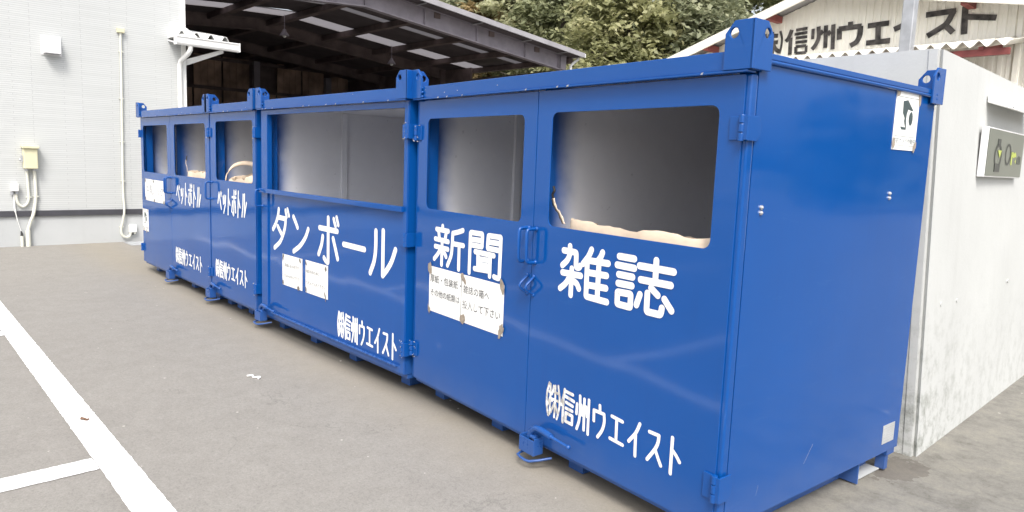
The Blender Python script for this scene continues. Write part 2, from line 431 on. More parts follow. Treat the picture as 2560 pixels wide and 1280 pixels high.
GLYPHS = {
 'zasshi': [
  (0,1,[(-0.898,1.087),(-0.831,1.087)]),
  (1,1,[(-0.831,1.087),(-0.816,1.085),(-0.813,1.072)]),
  (0,1,[(-0.813,1.072),(-0.812,1.030)]),
  (1,1,[(-0.812,1.030),(-0.808,1.021),(-0.792,1.022),(-0.784,1.030)]),
  (1,1,[(-0.857,1.111),(-0.856,1.076),(-0.872,1.044),(-0.903,1.017)]),
  (0,1,[(-0.900,0.984),(-0.778,0.986)]),
  (0,1,[(-0.838,1.010),(-0.838,0.888)]),
  (1,1,[(-0.849,0.972),(-0.876,0.935),(-0.911,0.908)]),
  (1,1,[(-0.819,0.954),(-0.800,0.945),(-0.786,0.926)]),
  (1,1,[(-0.717,1.112),(-0.735,1.079),(-0.766,1.043)]),
  (1,1,[(-0.649,1.108),(-0.658,1.088),(-0.672,1.071)]),
  (0,1,[(-0.740,1.060),(-0.738,0.905)]),
  (1,1,[(-0.738,0.905),(-0.734,0.900),(-0.719,0.899)]),
  (0,1,[(-0.719,0.899),(-0.609,0.897)]),
  (0,1,[(-0.735,1.062),(-0.612,1.065)]),
  (0,1,[(-0.738,1.008),(-0.618,1.011)]),
  (0,1,[(-0.736,0.952),(-0.618,0.956)]),
  (0,1,[(-0.667,1.068),(-0.667,0.902)]),
  (0,1,[(-0.549,1.105),(-0.465,1.105)]),
  (0,1,[(-0.559,1.067),(-0.462,1.066)]),
  (0,1,[(-0.547,1.028),(-0.469,1.028)]),
  (0,1,[(-0.548,0.990),(-0.470,0.991)]),
  (0,1,[(-0.542,0.953),(-0.481,0.955)]),
  (1,1,[(-0.481,0.955),(-0.474,0.953),(-0.473,0.946)]),
  (0,1,[(-0.473,0.946),(-0.473,0.906)]),
  (1,1,[(-0.473,0.906),(-0.474,0.901),(-0.483,0.900)]),
  (0,1,[(-0.483,0.900),(-0.538,0.901)]),
  (1,1,[(-0.538,0.901),(-0.546,0.903),(-0.547,0.910)]),
  (0,1,[(-0.547,0.910),(-0.548,0.944)]),
  (1,1,[(-0.548,0.944),(-0.548,0.951),(-0.542,0.953)]),
  (0,1,[(-0.434,1.081),(-0.258,1.081)]),
  (0,1,[(-0.348,1.114),(-0.347,1.027)]),
  (0,1,[(-0.424,1.025),(-0.268,1.026)]),
  (0,1,[(-0.423,0.963),(-0.439,0.917)]),
  (0,1,[(-0.384,0.975),(-0.383,0.909)]),
  (1,1,[(-0.383,0.909),(-0.380,0.901),(-0.365,0.900)]),
  (0,1,[(-0.365,0.900),(-0.326,0.900)]),
  (1,1,[(-0.326,0.900),(-0.312,0.902),(-0.307,0.914),(-0.305,0.928)]),
  (0,1,[(-0.366,0.999),(-0.330,0.976)]),
  (0,1,[(-0.295,0.966),(-0.257,0.927)]),
 ],
 'shinbun': [
  (0,1,[(-1.939,1.098),(-1.938,1.079)]),
  (0,1,[(-2.004,1.075),(-1.878,1.074)]),
  (0,1,[(-1.982,1.067),(-1.970,1.023)]),
  (0,1,[(-1.898,1.069),(-1.910,1.025)]),
  (0,1,[(-2.016,1.017),(-1.876,1.014)]),
  (0,1,[(-2.014,0.973),(-1.877,0.970)]),
  (0,1,[(-1.940,1.017),(-1.941,0.874)]),
  (1,1,[(-1.956,0.963),(-1.984,0.930),(-2.022,0.898)]),
  (1,1,[(-1.919,0.946),(-1.906,0.938),(-1.895,0.926)]),
  (1,1,[(-1.729,1.094),(-1.781,1.079),(-1.829,1.068)]),
  (1,1,[(-1.830,1.068),(-1.833,1.006),(-1.841,0.942),(-1.877,0.878)]),
  (0,1,[(-1.828,1.009),(-1.720,1.010)]),
  (0,1,[(-1.762,1.004),(-1.762,0.872)]),
  (0,1,[(-1.655,1.086),(-1.657,0.870)]),
  (1,1,[(-1.655,1.079),(-1.652,1.090),(-1.634,1.093)]),
  (0,1,[(-1.639,1.092),(-1.564,1.093)]),
  (1,1,[(-1.564,1.093),(-1.545,1.093),(-1.541,1.081)]),
  (0,1,[(-1.541,1.081),(-1.543,1.038)]),
  (1,1,[(-1.543,1.038),(-1.544,1.026),(-1.560,1.025)]),
  (0,1,[(-1.560,1.025),(-1.645,1.024)]),
  (0,1,[(-1.647,1.055),(-1.546,1.058)]),
  (1,1,[(-1.488,1.081),(-1.487,1.090),(-1.473,1.092)]),
  (0,1,[(-1.473,1.092),(-1.403,1.093)]),
  (1,1,[(-1.403,1.093),(-1.380,1.093),(-1.378,1.081)]),
  (0,1,[(-1.378,1.081),(-1.381,0.889)]),
  (1,1,[(-1.381,0.889),(-1.384,0.880),(-1.399,0.878),(-1.427,0.881)]),
  (0,1,[(-1.489,1.081),(-1.492,1.033)]),
  (1,1,[(-1.492,1.033),(-1.489,1.024),(-1.469,1.024)]),
  (0,1,[(-1.469,1.024),(-1.390,1.024)]),
  (0,1,[(-1.487,1.058),(-1.388,1.060)]),
  (0,1,[(-1.604,0.992),(-1.433,0.991)]),
  (0,1,[(-1.577,0.990),(-1.574,0.903)]),
  (0,1,[(-1.464,0.986),(-1.465,0.878)]),
  (0,1,[(-1.570,0.957),(-1.470,0.961)]),
  (0,1,[(-1.571,0.927),(-1.470,0.930)]),
  (0,1,[(-1.605,0.899),(-1.572,0.900)]),
  (0,1,[(-1.572,0.900),(-1.469,0.905)]),
 ],
 'danboru': [
  (1,1,[(-1.838,1.028),(-1.855,0.968),(-1.897,0.906),(-1.945,0.858)]),
  (0,1,[(-1.841,0.964),(-1.712,0.960)]),
  (1,1,[(-1.712,0.960),(-1.720,0.905),(-1.758,0.831),(-1.816,0.766),(-1.917,0.708)]),
  (1,1,[(-1.856,0.889),(-1.815,0.855),(-1.775,0.824)]),
  (1,0.8,[(-1.715,1.029),(-1.706,1.006),(-1.693,0.979)]),
  (1,0.8,[(-1.679,1.041),(-1.667,1.019),(-1.652,0.991)]),
  (1,1,[(-1.573,0.990),(-1.536,0.951),(-1.503,0.913)]),
  (1,1,[(-1.325,0.916),(-1.372,0.847),(-1.460,0.774),(-1.570,0.719)]),
  (0,1,[(-1.015,1.028),(-1.013,0.730)]),
  (1,1,[(-1.013,0.730),(-1.016,0.704),(-1.045,0.710),(-1.075,0.730)]),
  (0,1,[(-1.145,0.946),(-0.882,0.944)]),
  (1,1,[(-1.096,0.886),(-1.113,0.824),(-1.157,0.749)]),
  (1,1,[(-0.940,0.886),(-0.912,0.829),(-0.874,0.749)]),
  (1,0.8,[(-0.934,1.028),(-0.923,1.006),(-0.906,0.978)]),
  (1,0.8,[(-0.892,1.043),(-0.881,1.019),(-0.867,0.990)]),
  (0,1,[(-0.790,0.863),(-0.511,0.859)]),
  (1,1,[(-0.370,0.997),(-0.370,0.888),(-0.387,0.798),(-0.434,0.712)]),
  (0,1,[(-0.282,1.006),(-0.281,0.716)]),
  (1,1,[(-0.281,0.716),(-0.228,0.763),(-0.178,0.822),(-0.137,0.901)]),
 ],
 'co1': [
  (1,0.8,[(-0.954,0.440),(-0.967,0.392),(-0.969,0.347),(-0.964,0.310),(-0.954,0.280)]),
  (1,0.8,[(-0.891,0.441),(-0.881,0.397),(-0.877,0.351),(-0.883,0.311),(-0.893,0.279)]),
  (1,0.8,[(-0.945,0.436),(-0.943,0.363),(-0.945,0.289)]),
  (1,0.8,[(-0.960,0.397),(-0.932,0.396)]),
  (1,0.8,[(-0.946,0.368),(-0.960,0.332)]),
  (1,0.8,[(-0.941,0.370),(-0.931,0.358)]),
  (1,0.8,[(-0.922,0.433),(-0.926,0.412),(-0.933,0.390)]),
  (1,0.8,[(-0.923,0.406),(-0.890,0.404)]),
  (1,0.8,[(-0.911,0.436),(-0.908,0.359),(-0.911,0.283)]),
  (1,0.8,[(-0.932,0.367),(-0.883,0.367)]),
  (1,0.8,[(-0.913,0.352),(-0.936,0.301)]),
  (1,0.8,[(-0.906,0.351),(-0.889,0.309)]),
  (1,1,[(-0.844,0.438),(-0.851,0.400),(-0.865,0.359)]),
  (0,1,[(-0.851,0.397),(-0.850,0.279)]),
  (0,1,[(-0.831,0.431),(-0.789,0.428)]),
  (0,1,[(-0.836,0.407),(-0.780,0.399)]),
  (0,1,[(-0.831,0.380),(-0.787,0.374)]),
  (0,1,[(-0.831,0.352),(-0.788,0.350)]),
  (0,1,[(-0.830,0.330),(-0.786,0.327)]),
  (0,1,[(-0.786,0.327),(-0.786,0.287)]),
  (0,1,[(-0.786,0.287),(-0.830,0.289)]),
  (0,1,[(-0.830,0.289),(-0.830,0.330)]),
  (1,1,[(-0.757,0.395),(-0.759,0.349)]),
  (1,1,[(-0.740,0.437),(-0.736,0.372),(-0.740,0.320),(-0.753,0.279)]),
  (1,1,[(-0.729,0.397),(-0.722,0.354)]),
  (0,1,[(-0.711,0.431),(-0.707,0.288)]),
  (1,1,[(-0.698,0.398),(-0.690,0.356)]),
  (0,1,[(-0.682,0.435),(-0.680,0.277)]),
  (0,1,[(-0.613,0.431),(-0.611,0.407)]),
  (0,1,[(-0.648,0.398),(-0.646,0.352)]),
  (0,1,[(-0.648,0.400),(-0.585,0.400)]),
  (1,1,[(-0.585,0.400),(-0.582,0.363),(-0.593,0.324),(-0.618,0.286)]),
 ],
 'co2': [
  (0,1,[(-0.540,0.406),(-0.478,0.401)]),
  (0,1,[(-0.511,0.399),(-0.509,0.308)]),
  (0,1,[(-0.545,0.305),(-0.470,0.300)]),
  (1,1,[(-0.381,0.423),(-0.401,0.377),(-0.437,0.330)]),
  (0,1,[(-0.401,0.369),(-0.398,0.279)]),
  (0,1,[(-0.328,0.408),(-0.278,0.408)]),
  (1,1,[(-0.278,0.408),(-0.281,0.377),(-0.295,0.344),(-0.332,0.289)]),
  (1,1,[(-0.290,0.339),(-0.276,0.314),(-0.260,0.288)]),
  (0,1,[(-0.210,0.423),(-0.210,0.275)]),
  (1,1,[(-0.203,0.370),(-0.187,0.357),(-0.169,0.337)]),
 ],
 'petto': [
  (0,1,[(-3.098,1.088),(-3.129,0.991)]),
  (0,1,[(-3.098,1.087),(-3.045,0.938)]),
  (1,0.8,[(-3.048,1.110),(-3.041,1.084),(-3.050,1.054),(-3.058,1.083),(-3.048,1.110)]),
  (0,1,[(-2.998,1.058),(-2.990,0.992)]),
  (0,1,[(-2.971,1.068),(-2.969,1.002)]),
  (1,1,[(-2.934,1.066),(-2.947,0.989),(-2.985,0.908)]),
  (0,1,[(-2.865,1.129),(-2.881,0.902)]),
  (0,1,[(-2.866,1.049),(-2.832,0.992)]),
  (0,1,[(-2.733,1.126),(-2.744,0.913)]),
  (1,1,[(-2.744,0.913),(-2.753,0.904),(-2.769,0.925)]),
  (0,1,[(-2.780,1.066),(-2.693,1.066)]),
  (0,1,[(-2.767,1.030),(-2.791,0.935)]),
  (0,1,[(-2.712,1.031),(-2.699,0.934)]),
  (1,0.8,[(-2.706,1.118),(-2.700,1.091)]),
  (1,0.8,[(-2.689,1.132),(-2.685,1.100)]),
  (0,1,[(-2.633,1.125),(-2.650,0.897)]),
  (0,1,[(-2.629,1.053),(-2.598,0.986)]),
  (1,1,[(-2.527,1.103),(-2.536,1.004),(-2.557,0.908)]),
  (0,1,[(-2.497,1.108),(-2.505,0.911)]),
  (1,1,[(-2.505,0.911),(-2.482,0.968),(-2.456,1.036)]),
 ],
 'bld1': [
  (1,0.6,[(-3.205,4.027),(-3.233,3.928),(-3.211,3.755),(-3.163,3.635)]),
  (1,0.6,[(-2.828,4.021),(-2.788,3.897),(-2.786,3.751),(-2.810,3.619)]),
  (0,1,[(-3.128,3.999),(-3.095,3.630)]),
  (0,1,[(-3.164,3.908),(-3.068,3.912)]),
  (0,1,[(-3.119,3.896),(-3.152,3.771)]),
  (0,1,[(-3.058,3.954),(-2.864,3.942)]),
  (0,1,[(-3.062,3.833),(-2.857,3.825)]),
  (0,1,[(-2.983,4.017),(-2.953,3.598)]),
  (0,1,[(-2.980,3.822),(-3.034,3.686)]),
  (1,1,[(-2.950,3.806),(-2.890,3.707),(-2.813,3.653)]),
  (1,1,[(-2.609,4.018),(-2.659,3.878),(-2.707,3.823)]),
  (0,1,[(-2.621,3.881),(-2.608,3.583)]),
  (1,0.7,[(-2.531,4.006),(-2.321,4.016)]),
  (1,0.7,[(-2.553,3.933),(-2.318,3.945)]),
  (1,0.7,[(-2.526,3.865),(-2.314,3.870)]),
  (1,0.7,[(-2.522,3.789),(-2.307,3.792)]),
  (1,0.7,[(-2.512,3.713),(-2.317,3.715)]),
  (1,0.7,[(-2.317,3.715),(-2.313,3.598)]),
  (1,0.7,[(-2.313,3.598),(-2.502,3.600)]),
  (1,0.7,[(-2.502,3.600),(-2.512,3.713)]),
  (1,0.8,[(-2.218,3.995),(-2.212,3.815)]),
  (1,1,[(-2.125,4.023),(-2.107,3.830),(-2.155,3.706),(-2.209,3.640)]),
  (1,1,[(-2.091,3.943),(-2.040,3.887)]),
  (0,1,[(-1.995,4.028),(-1.975,3.645)]),
  (1,1,[(-1.958,3.917),(-1.902,3.866)]),
  (0,1,[(-1.869,4.030),(-1.846,3.609)]),
 ],
 'bld2': [
  (0,1,[(-1.586,4.044),(-1.584,3.950)]),
  (0,1,[(-1.762,3.955),(-1.749,3.764)]),
  (0,1,[(-1.780,3.942),(-1.399,3.951)]),
  (1,1,[(-1.413,3.953),(-1.414,3.810),(-1.460,3.700),(-1.555,3.644)]),
  (0,1,[(-1.300,3.940),(-0.967,3.952)]),
  (0,1,[(-1.134,3.936),(-1.114,3.653)]),
  (0,1,[(-1.301,3.664),(-0.926,3.670)]),
  (1,1,[(-0.658,3.998),(-0.757,3.894),(-0.883,3.839)]),
  (0,1,[(-0.716,3.930),(-0.697,3.614)]),
  (0,1,[(-0.432,4.011),(-0.017,4.026)]),
  (1,1,[(-0.047,4.036),(-0.118,3.862),(-0.219,3.781),(-0.381,3.685)]),
  (0,1,[(-0.145,3.826),(-0.025,3.701)]),
  (0,1,[(0.101,4.075),(0.126,3.660)]),
  (0,1,[(0.146,3.915),(0.523,3.858)]),
 ],
}

# ------------------------------------------------------------------ mesh helpers
COL = scene.collection

class MB:
    """collects shapes and links them as one mesh object"""
    def __init__(s):
        s.v = []; s.f = []; s.m = []; s.cur = 0
    def add(s, verts, faces):
        o = len(s.v)
        s.v.extend([tuple(q) for q in verts])
        for f in faces:
            s.f.append(tuple(i + o for i in f)); s.m.append(s.cur)
        return s
    def box(s, x0, x1, y0, y1, z0, z1):
        vs = [(x0,y0,z0),(x1,y0,z0),(x1,y1,z0),(x0,y1,z0),(x0,y0,z1),(x1,y0,z1),(x1,y1,z1),(x0,y1,z1)]
        return s.add(vs, [(0,3,2,1),(4,5,6,7),(0,1,5,4),(1,2,6,5),(2,3,7,6),(3,0,4,7)])
    def hexa(s, bottom, top):
        return s.add(list(bottom) + list(top), [(3,2,1,0),(4,5,6,7),(0,1,5,4),(1,2,6,5),(2,3,7,6),(3,0,4,7)])
    def prism(s, poly, axis, lo, hi):
        """poly: 2-D outline in the two other axes (xyz order), extruded along axis"""
        def mk(a, b, c):
            return {0: (c, a, b), 1: (a, c, b), 2: (a, b, c)}[axis]
        k = len(poly)
        vs = [mk(a, b, lo) for a, b in poly] + [mk(a, b, hi) for a, b in poly]
        fs = [tuple(range(k))[::-1], tuple(range(k, 2*k))]
        fs += [(i, (i+1) % k, (i+1) % k + k, i + k) for i in range(k)]
        return s.add(vs, fs)
    def tube(s, pts, r, seg=10, closed=False):
        P = [Vector(p) for p in pts]; k = len(P)
        rad = r if hasattr(r, '__len__') else [r]*k
        T = []
        for i in range(k):
            a = P[i-1] if (i > 0 or closed) else P[i]
            b = P[(i+1) % k] if (i < k-1 or closed) else P[i]
            T.append((b - a).normalized())
        up = Vector((0,0,1)) if abs(T[0].z) < 0.9 else Vector((1,0,0))
        n0 = T[0].cross(up).normalized()
        vs = []; fs = []
        for i in range(k):
            n0 = (n0 - T[i]*n0.dot(T[i])).normalized()
            b0 = T[i].cross(n0)
            for j in range(seg):
                a = 2*math.pi*j/seg
                vs.append(P[i] + (n0*math.cos(a) + b0*math.sin(a))*rad[i])
        for i in range(k if closed else k-1):
            for j in range(seg):
                a = i*seg + j; b = i*seg + (j+1) % seg; q = ((i+1) % k)*seg
                fs.append((a, b, q + (j+1) % seg, q + j))
        if not closed:
            fs.append(tuple(range(seg))[::-1]); fs.append(tuple(range((k-1)*seg, k*seg)))
        return s.add(vs, fs)
    def cyl(s, p0, p1, r, seg=14):
        return s.tube([p0, p1], r, seg)
    def ball(s, c, r, seg=10, rings=6):
        vs = [(c[0], c[1], c[2] + r)]
        for i in range(1, rings):
            a = math.pi*i/rings
            for j in range(seg):
                b = 2*math.pi*j/seg
                vs.append((c[0] + r*math.sin(a)*math.cos(b), c[1] + r*math.sin(a)*math.sin(b), c[2] + r*math.cos(a)))
        vs.append((c[0], c[1], c[2] - r)); fs = []
        for j in range(seg):
            fs.append((0, 1 + j, 1 + (j+1) % seg))
            fs.append((len(vs)-1, 1 + (rings-2)*seg + (j+1) % seg, 1 + (rings-2)*seg + j))
        for i in range(rings-2):
            for j in range(seg):
                a = 1 + i*seg + j; b = 1 + i*seg + (j+1) % seg
                fs.append((a, a + seg, b + seg, b))
        return s.add(vs, fs)
    def mesh(s, me, M4=None):
        o = len(s.v)
        for q in me.vertices:
            s.v.append(tuple((M4 @ q.co) if M4 else q.co))
        for pg in me.polygons:
            s.f.append(tuple(i + o for i in pg.vertices)); s.m.append(s.cur)
        return s
    def build(s, name, mats, parent=None, bevel=0.0, smooth=False, seg=2):
        me = bpy.data.meshes.new(name)
        me.from_pydata(s.v, [], s.f)
        for mt in (mats if isinstance(mats, (list, tuple)) else [mats]):
            me.materials.append(mt)
        me.polygons.foreach_set('material_index', s.m)
        if smooth:
            me.polygons.foreach_set('use_smooth', [True]*len(s.f))
        me.update()
        o = bpy.data.objects.new(name, me)
        COL.objects.link(o)
        if parent is not None:
            o.parent = parent
        if bevel:
            b = o.modifiers.new('bevel', 'BEVEL'); b.width = bevel; b.segments = seg
            b.limit_method = 'ANGLE'; b.angle_limit = math.radians(40)
            b.harden_normals = False
        if smooth:
            try:
                me.set_sharp_from_angle(angle=math.radians(45))
            except Exception:
                pass
        return o

def tag(o, label=None, cat=None, group=None, kind=None):
    if label: o['label'] = label
    if cat: o['category'] = cat
    if group: o['group'] = group
    if kind: o['kind'] = kind
    return o

def thing(name, label, cat, loc=(0,0,0), rotz=0.0, group=None):
    o = bpy.data.objects.new(name, None)
    o.empty_display_size = 0.2
    COL.objects.link(o)
    o.location = loc; o.rotation_euler = (0, 0, rotz)
    return tag(o, label, cat, group)

def rrect(x0, x1, z0, z1, r, k=5):
    out = []
    for cx, cz, a0 in ((x1-r, z1-r, 0), (x0+r, z1-r, 90), (x0+r, z0+r, 180), (x1-r, z0+r, 270)):
        for i in range(k+1):
            a = math.radians(a0 + 90*i/k)
            out.append((cx + r*math.cos(a), cz + r*math.sin(a)))
    return out

def circ(cx, cz, r, k=20):
    return [(cx + r*math.cos(2*math.pi*i/k), cz + r*math.sin(2*math.pi*i/k)) for i in range(k)]

def plate_mesh(outer, holes, t):
    """flat plate with holes, outline in (x, z), centred on y = 0, thickness t"""
    cu = bpy.data.curves.new('plate_outline', 'CURVE'); cu.dimensions = '2D'; cu.fill_mode = 'BOTH'; cu.extrude = t/2
    for lp in [outer] + holes:
        sp = cu.splines.new('POLY'); sp.points.add(len(lp)-1)
        for q, (a, b) in zip(sp.points, lp): q.co = (a, b, 0, 1)
        sp.use_cyclic_u = True
    return curve_mesh(cu)

def curve_mesh(cu):
    ob = bpy.data.objects.new('temporary_curve', cu); COL.objects.link(ob)
    dg = bpy.context.evaluated_depsgraph_get(); dg.update()
    me = bpy.data.meshes.new_from_object(ob.evaluated_get(dg))
    bpy.data.objects.remove(ob); bpy.data.curves.remove(cu)
    bm = bmesh.new(); bm.from_mesh(me); bmesh.ops.remove_doubles(bm, verts=bm.verts, dist=1e-5)
    bm.to_mesh(me); bm.free()
    return me

XZ = Matrix(((1,0,0,0),(0,0,-1,0),(0,1,0,0),(0,0,0,1)))       # text plane -> upright, facing -y
def text_mb(mb, txt, x, z, size, sx=1.0, y=0.0, M4=None, align='LEFT', bold=0.0):
    cu = bpy.data.curves.new('text', 'FONT'); cu.body = txt; cu.size = size; cu.align_x = align; cu.offset = bold
    me = curve_mesh(cu)
    A = Matrix.Translation((x, y, z)) @ XZ @ Matrix.Diagonal((sx, 1, 1, 1))
    mb.mesh(me, (M4 @ A) if M4 else A)
    bpy.data.meshes.remove(me)

def cr(pts, sub=6):
    P = [Vector((a, b)) for a, b in pts]
    if len(P) < 3: return P
    out = []
    for i in range(len(P)-1):
        p0 = P[i-1] if i else P[0]*2 - P[1]; p1 = P[i]; p2 = P[i+1]
        p3 = P[i+2] if i+2 < len(P) else P[-1]*2 - P[-2]
        for k in range(sub):
            t = k/sub
            out.append(0.5*((2*p1) + (p2-p0)*t + (2*p0-5*p1+4*p2-p3)*t*t + (3*p1-p0-3*p2+p3)*t**3))
    out.append(P[-1])
    return out

def strokes(mb, glyph, half, fx=lambda a, b: (a, b), y0=-0.0012, round_caps=True, step=0.00006):
    """lay stroke lettering as flat film facing -y, each stroke a hair above the last"""
    for i, (fl, w, pts) in enumerate(glyph):
        P = [Vector(fx(*q)) for q in pts]
        P = cr([tuple(q) for q in P]) if fl else P
        h = half*w; y = y0 - step*i
        L = []; Rr = []
        for k in range(len(P)):
            t = (P[min(k+1, len(P)-1)] - P[max(k-1, 0)])
            t = t.normalized() if t.length > 1e-9 else Vector((1, 0))
            nn = Vector((-t.y, t.x))
            L.append(P[k] + nn*h); Rr.append(P[k] - nn*h)
            if k == 0: t0 = t
            t1 = t
        cap1 = []; cap0 = []
        if round_caps:
            for a in range(1, 8):
                an = math.pi*a/8
                d1 = Vector((-t1.y, t1.x))*math.cos(an) + t1*math.sin(an)
                cap1.append(P[-1] + d1*h)
                d0 = Vector((t0.y, -t0.x))*math.cos(an) - t0*math.sin(an)
                cap0.append(P[0] + d0*h)
        # strip quads plus caps
        vs = [(q.x, y, q.y) for q in L] + [(q.x, y, q.y) for q in Rr]
        k = len(P)
        fs = [(j, k + j, k + j + 1, j + 1) for j in range(k-1)]
        if round_caps:
            o = len(vs); vs += [(q.x, y, q.y) for q in cap1]; fs.append(tuple([2*k-1] + list(range(o, o+7))[::-1] + [k-1])) 
            o = len(vs); vs += [(q.x, y, q.y) for q in cap0]; fs.append(tuple([0] + list(range(o, o+7))[::-1] + [k]))
        mb.add(vs, fs)
    return mb

def fix_normals(o, d=(0, -1, 0)):
    """turn every face of a film to face d"""
    me = o.data; D = Vector(d)
    bm = bmesh.new(); bm.from_mesh(me)
    for f in bm.faces:
        f.normal_update()
        if f.normal.dot(D) < 0: f.normal_flip()
    bm.to_mesh(me); bm.free(); me.update()

def bbox_map(glyphs, x0, x1, z0, z1):
    xs = [q[0] for g in glyphs for s in g for q in s[2]]; zs = [q[1] for g in glyphs for s in g for q in s[2]]
    a, b, c, d = min(xs), max(xs), min(zs), max(zs)
    return lambda x, z: (x0 + (x-a)/(b-a)*(x1-x0), z0 + (z-c)/(d-c)*(z1-z0))

# ------------------------------------------------------------------ the setting: ground and markings
mb = MB()
xs = [-400, -60, -20, -12, -6, -2, 0, 3, 6, 12, 30, 90, 400]
for i in range(len(xs)-1):
    for j in range(len(xs)-1):
        mb.add([(xs[i], xs[j], 0), (xs[i+1], xs[j], 0), (xs[i+1], xs[j+1], 0), (xs[i], xs[j+1], 0)], [(0,1,2,3)])
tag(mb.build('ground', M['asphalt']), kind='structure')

def ragged_strip(x0, x1, y0, y1, along, z=0.004, seed=1, step=0.02, amp=0.0013):
    r = random.Random(seed); mb = MB(); vs = []; fs = []
    L = (x1-x0) if along == 'x' else (y1-y0)
    k = max(2, int(L/step))
    for i in range(k+1):
        t = i/k
        a = r.gauss(0, amp); b = r.gauss(0, amp)
        if along == 'x':
            vs += [(x0 + L*t, y0 + a, z), (x0 + L*t, y1 + b, z)]
        else:
            vs += [(x0 + a, y0 + L*t, z), (x1 + b, y0 + L*t, z)]
    for i in range(k):
        q = (2*i, 2*i+2, 2*i+3, 2*i+1)
        fs.append(q if along == 'x' else q[::-1])
    return mb.add(vs, fs)
o = ragged_strip(-14, 5.0, -1.705, -1.562, 'x', seed=3).build('parking_line', M['line'])
tag(o, kind='structure'); fix_normals(o, (0, 0, 1))
for i, xx in enumerate((-5.98, -3.03, -0.06, 2.92)):
    o = ragged_strip(xx - 0.035, xx + 0.115, -6.6, -1.708, 'y', seed=10+i).build('parking_line', M['line'])
    tag(o, kind='structure'); fix_normals(o, (0, 0, 1))

# hillside carrying the wood behind the shed
mb = MB(); vs = []; fs = []; nx, ny = 40, 26
for j in range(ny+1):
    for i in range(nx+1):
        x = -75 + 110*i/nx; y = 17.5 + 70*j/ny
        h = max(0.0, (y - 19 - max(0, x+6)*0.5))*0.24
        h += 0.5*mnoise.noise(Vector((x*0.15, y*0.15, 0))) * min(1, h)
        vs.append((x, y, h - 0.25))
for j in range(ny):
    for i in range(nx):
        a = j*(nx+1) + i; fs.append((a, a+1, a+nx+2, a+nx+1))
tag(mb.add(vs, fs).build('hillside', M['grass'], smooth=True), kind='structure')
def hill_z(x, y):
    return max(0.0, (y - 19 - max(0, x+6)*0.5))*0.24 - 0.25

# ------------------------------------------------------------------ white building
XW = -8.486
wb = thing('white_building', 'white building with narrow ribbed siding over a bare concrete foundation', 'building', (XW, -5, 0))
def P(mb, name, mat, parent, loc=None, **k):
    """build a mesh given in world coordinates and parent it to a thing at loc"""
    lo = Vector(loc if loc is not None else parent.location)
    mb.v = [(a - lo.x, b - lo.y, c - lo.z) for a, b, c in mb.v]
    return mb.build(name, mat, parent, **k)
P(MB().box(-12.0, XW, -24, 1.45, 0.512, 6.4), 'wall', M['siding'], wb)
P(MB().box(-11.99, XW-0.012, -24, 1.44, -0.2, 0.43), 'foundation', M['found'], wb)
P(MB().box(-12.0, XW+0.022, -24, 1.462, 0.43, 0.512), 'base_flashing', M['band'], wb, bevel=0.004)
P(MB().box(-12.3, XW+0.35, -24, 1.7, 6.4, 6.6), 'roof', M['band'], wb)
P(MB().box(XW-0.01, XW+0.028, 1.395, 1.462, 0.52, 6.38), 'corner_trim', M['white_metal'], wb, bevel=0.004)
# lean-to canopy at the corner
gx = XW + 0.42
cx0, cx1 = 1.20, 2.16
g = MB()
prof = [(gx-0.10, 3.075), (gx-0.015, 3.075), (gx, 3.10), (gx+0.005, 3.18), (gx+0.02, 3.19), (gx+0.02, 3.205), (gx-0.012, 3.205), (gx-0.012, 3.10), (gx-0.088, 3.10), (gx-0.088, 3.205), (gx-0.10, 3.205)]
k = len(prof)
vs = [(a, cx0, b) for a, b in prof] + [(a, cx1, b) for a, b in prof]
g.add(vs, [(i, (i+1) % k, (i+1) % k + k, i+k) for i in range(k)])
g.box(gx-0.10, gx+0.022, cx0-0.012, cx0, 3.07, 3.21); g.box(gx-0.10, gx+0.022, cx1, cx1+0.012, 3.07, 3.21)
P(g, 'gutter', M['white_metal'], wb)
cr_ = MB(); vs = []; fs = []
ys = []
yy = cx0 + 0.02
while yy < cx1 - 0.2:
    ys += [(yy, 0.0), (yy+0.05, 0.085), (yy+0.09, 0.085), (yy+0.14, 0.0), (yy+0.21, 0.0)]; yy += 0.22
for yv, dz in ys:
    vs += [(gx-0.03, yv, 3.20 + dz), (gx-1.9, yv, 3.52 + dz)]
for i in range(len(ys)-1):
    fs.append((2*i, 2*i+2, 2*i+3, 2*i+1))
cr_.add(vs, fs)
o = P(cr_, 'canopy_roof', M['white_metal'], wb)
sm = o.modifiers.new('thickness', 'SOLIDIFY'); sm.thickness = 0.006
P(MB().hexa([(gx-1.9,cx0,3.44),(gx-0.12,cx0,3.10),(gx-0.12,cx1-0.05,3.10),(gx-1.9,cx1-0.05,3.44)], [(gx-1.9,cx0,3.46),(gx-0.12,cx0,3.12),(gx-0.12,cx1-0.05,3.12),(gx-1.9,cx1-0.05,3.46)]), 'canopy_soffit', M['white_hood'], wb)
P(MB().hexa([(XW-0.02,1.455,2.80),(gx-0.14,1.96,3.04),(gx-0.20,1.96,3.04),(XW-0.10,1.455,2.80)], [(XW-0.02,1.455,2.90),(gx-0.14,1.96,3.10),(gx-0.20,1.96,3.10),(XW-0.10,1.455,2.90)]), 'canopy_bracket', M['white_metal'], wb)
P(MB().hexa([(XW+0.0,1.20,3.20),(gx-0.02,1.20,3.20),(gx-0.02,1.52,3.22),(XW-0.3,1.52,3.22)], [(XW+0.0,1.24,3.46),(XW+0.06,1.22,3.40),(gx-0.02,1.50,3.235),(XW-0.3,1.50,3.50)]), 'roof_flashing', M['white_metal'], wb)
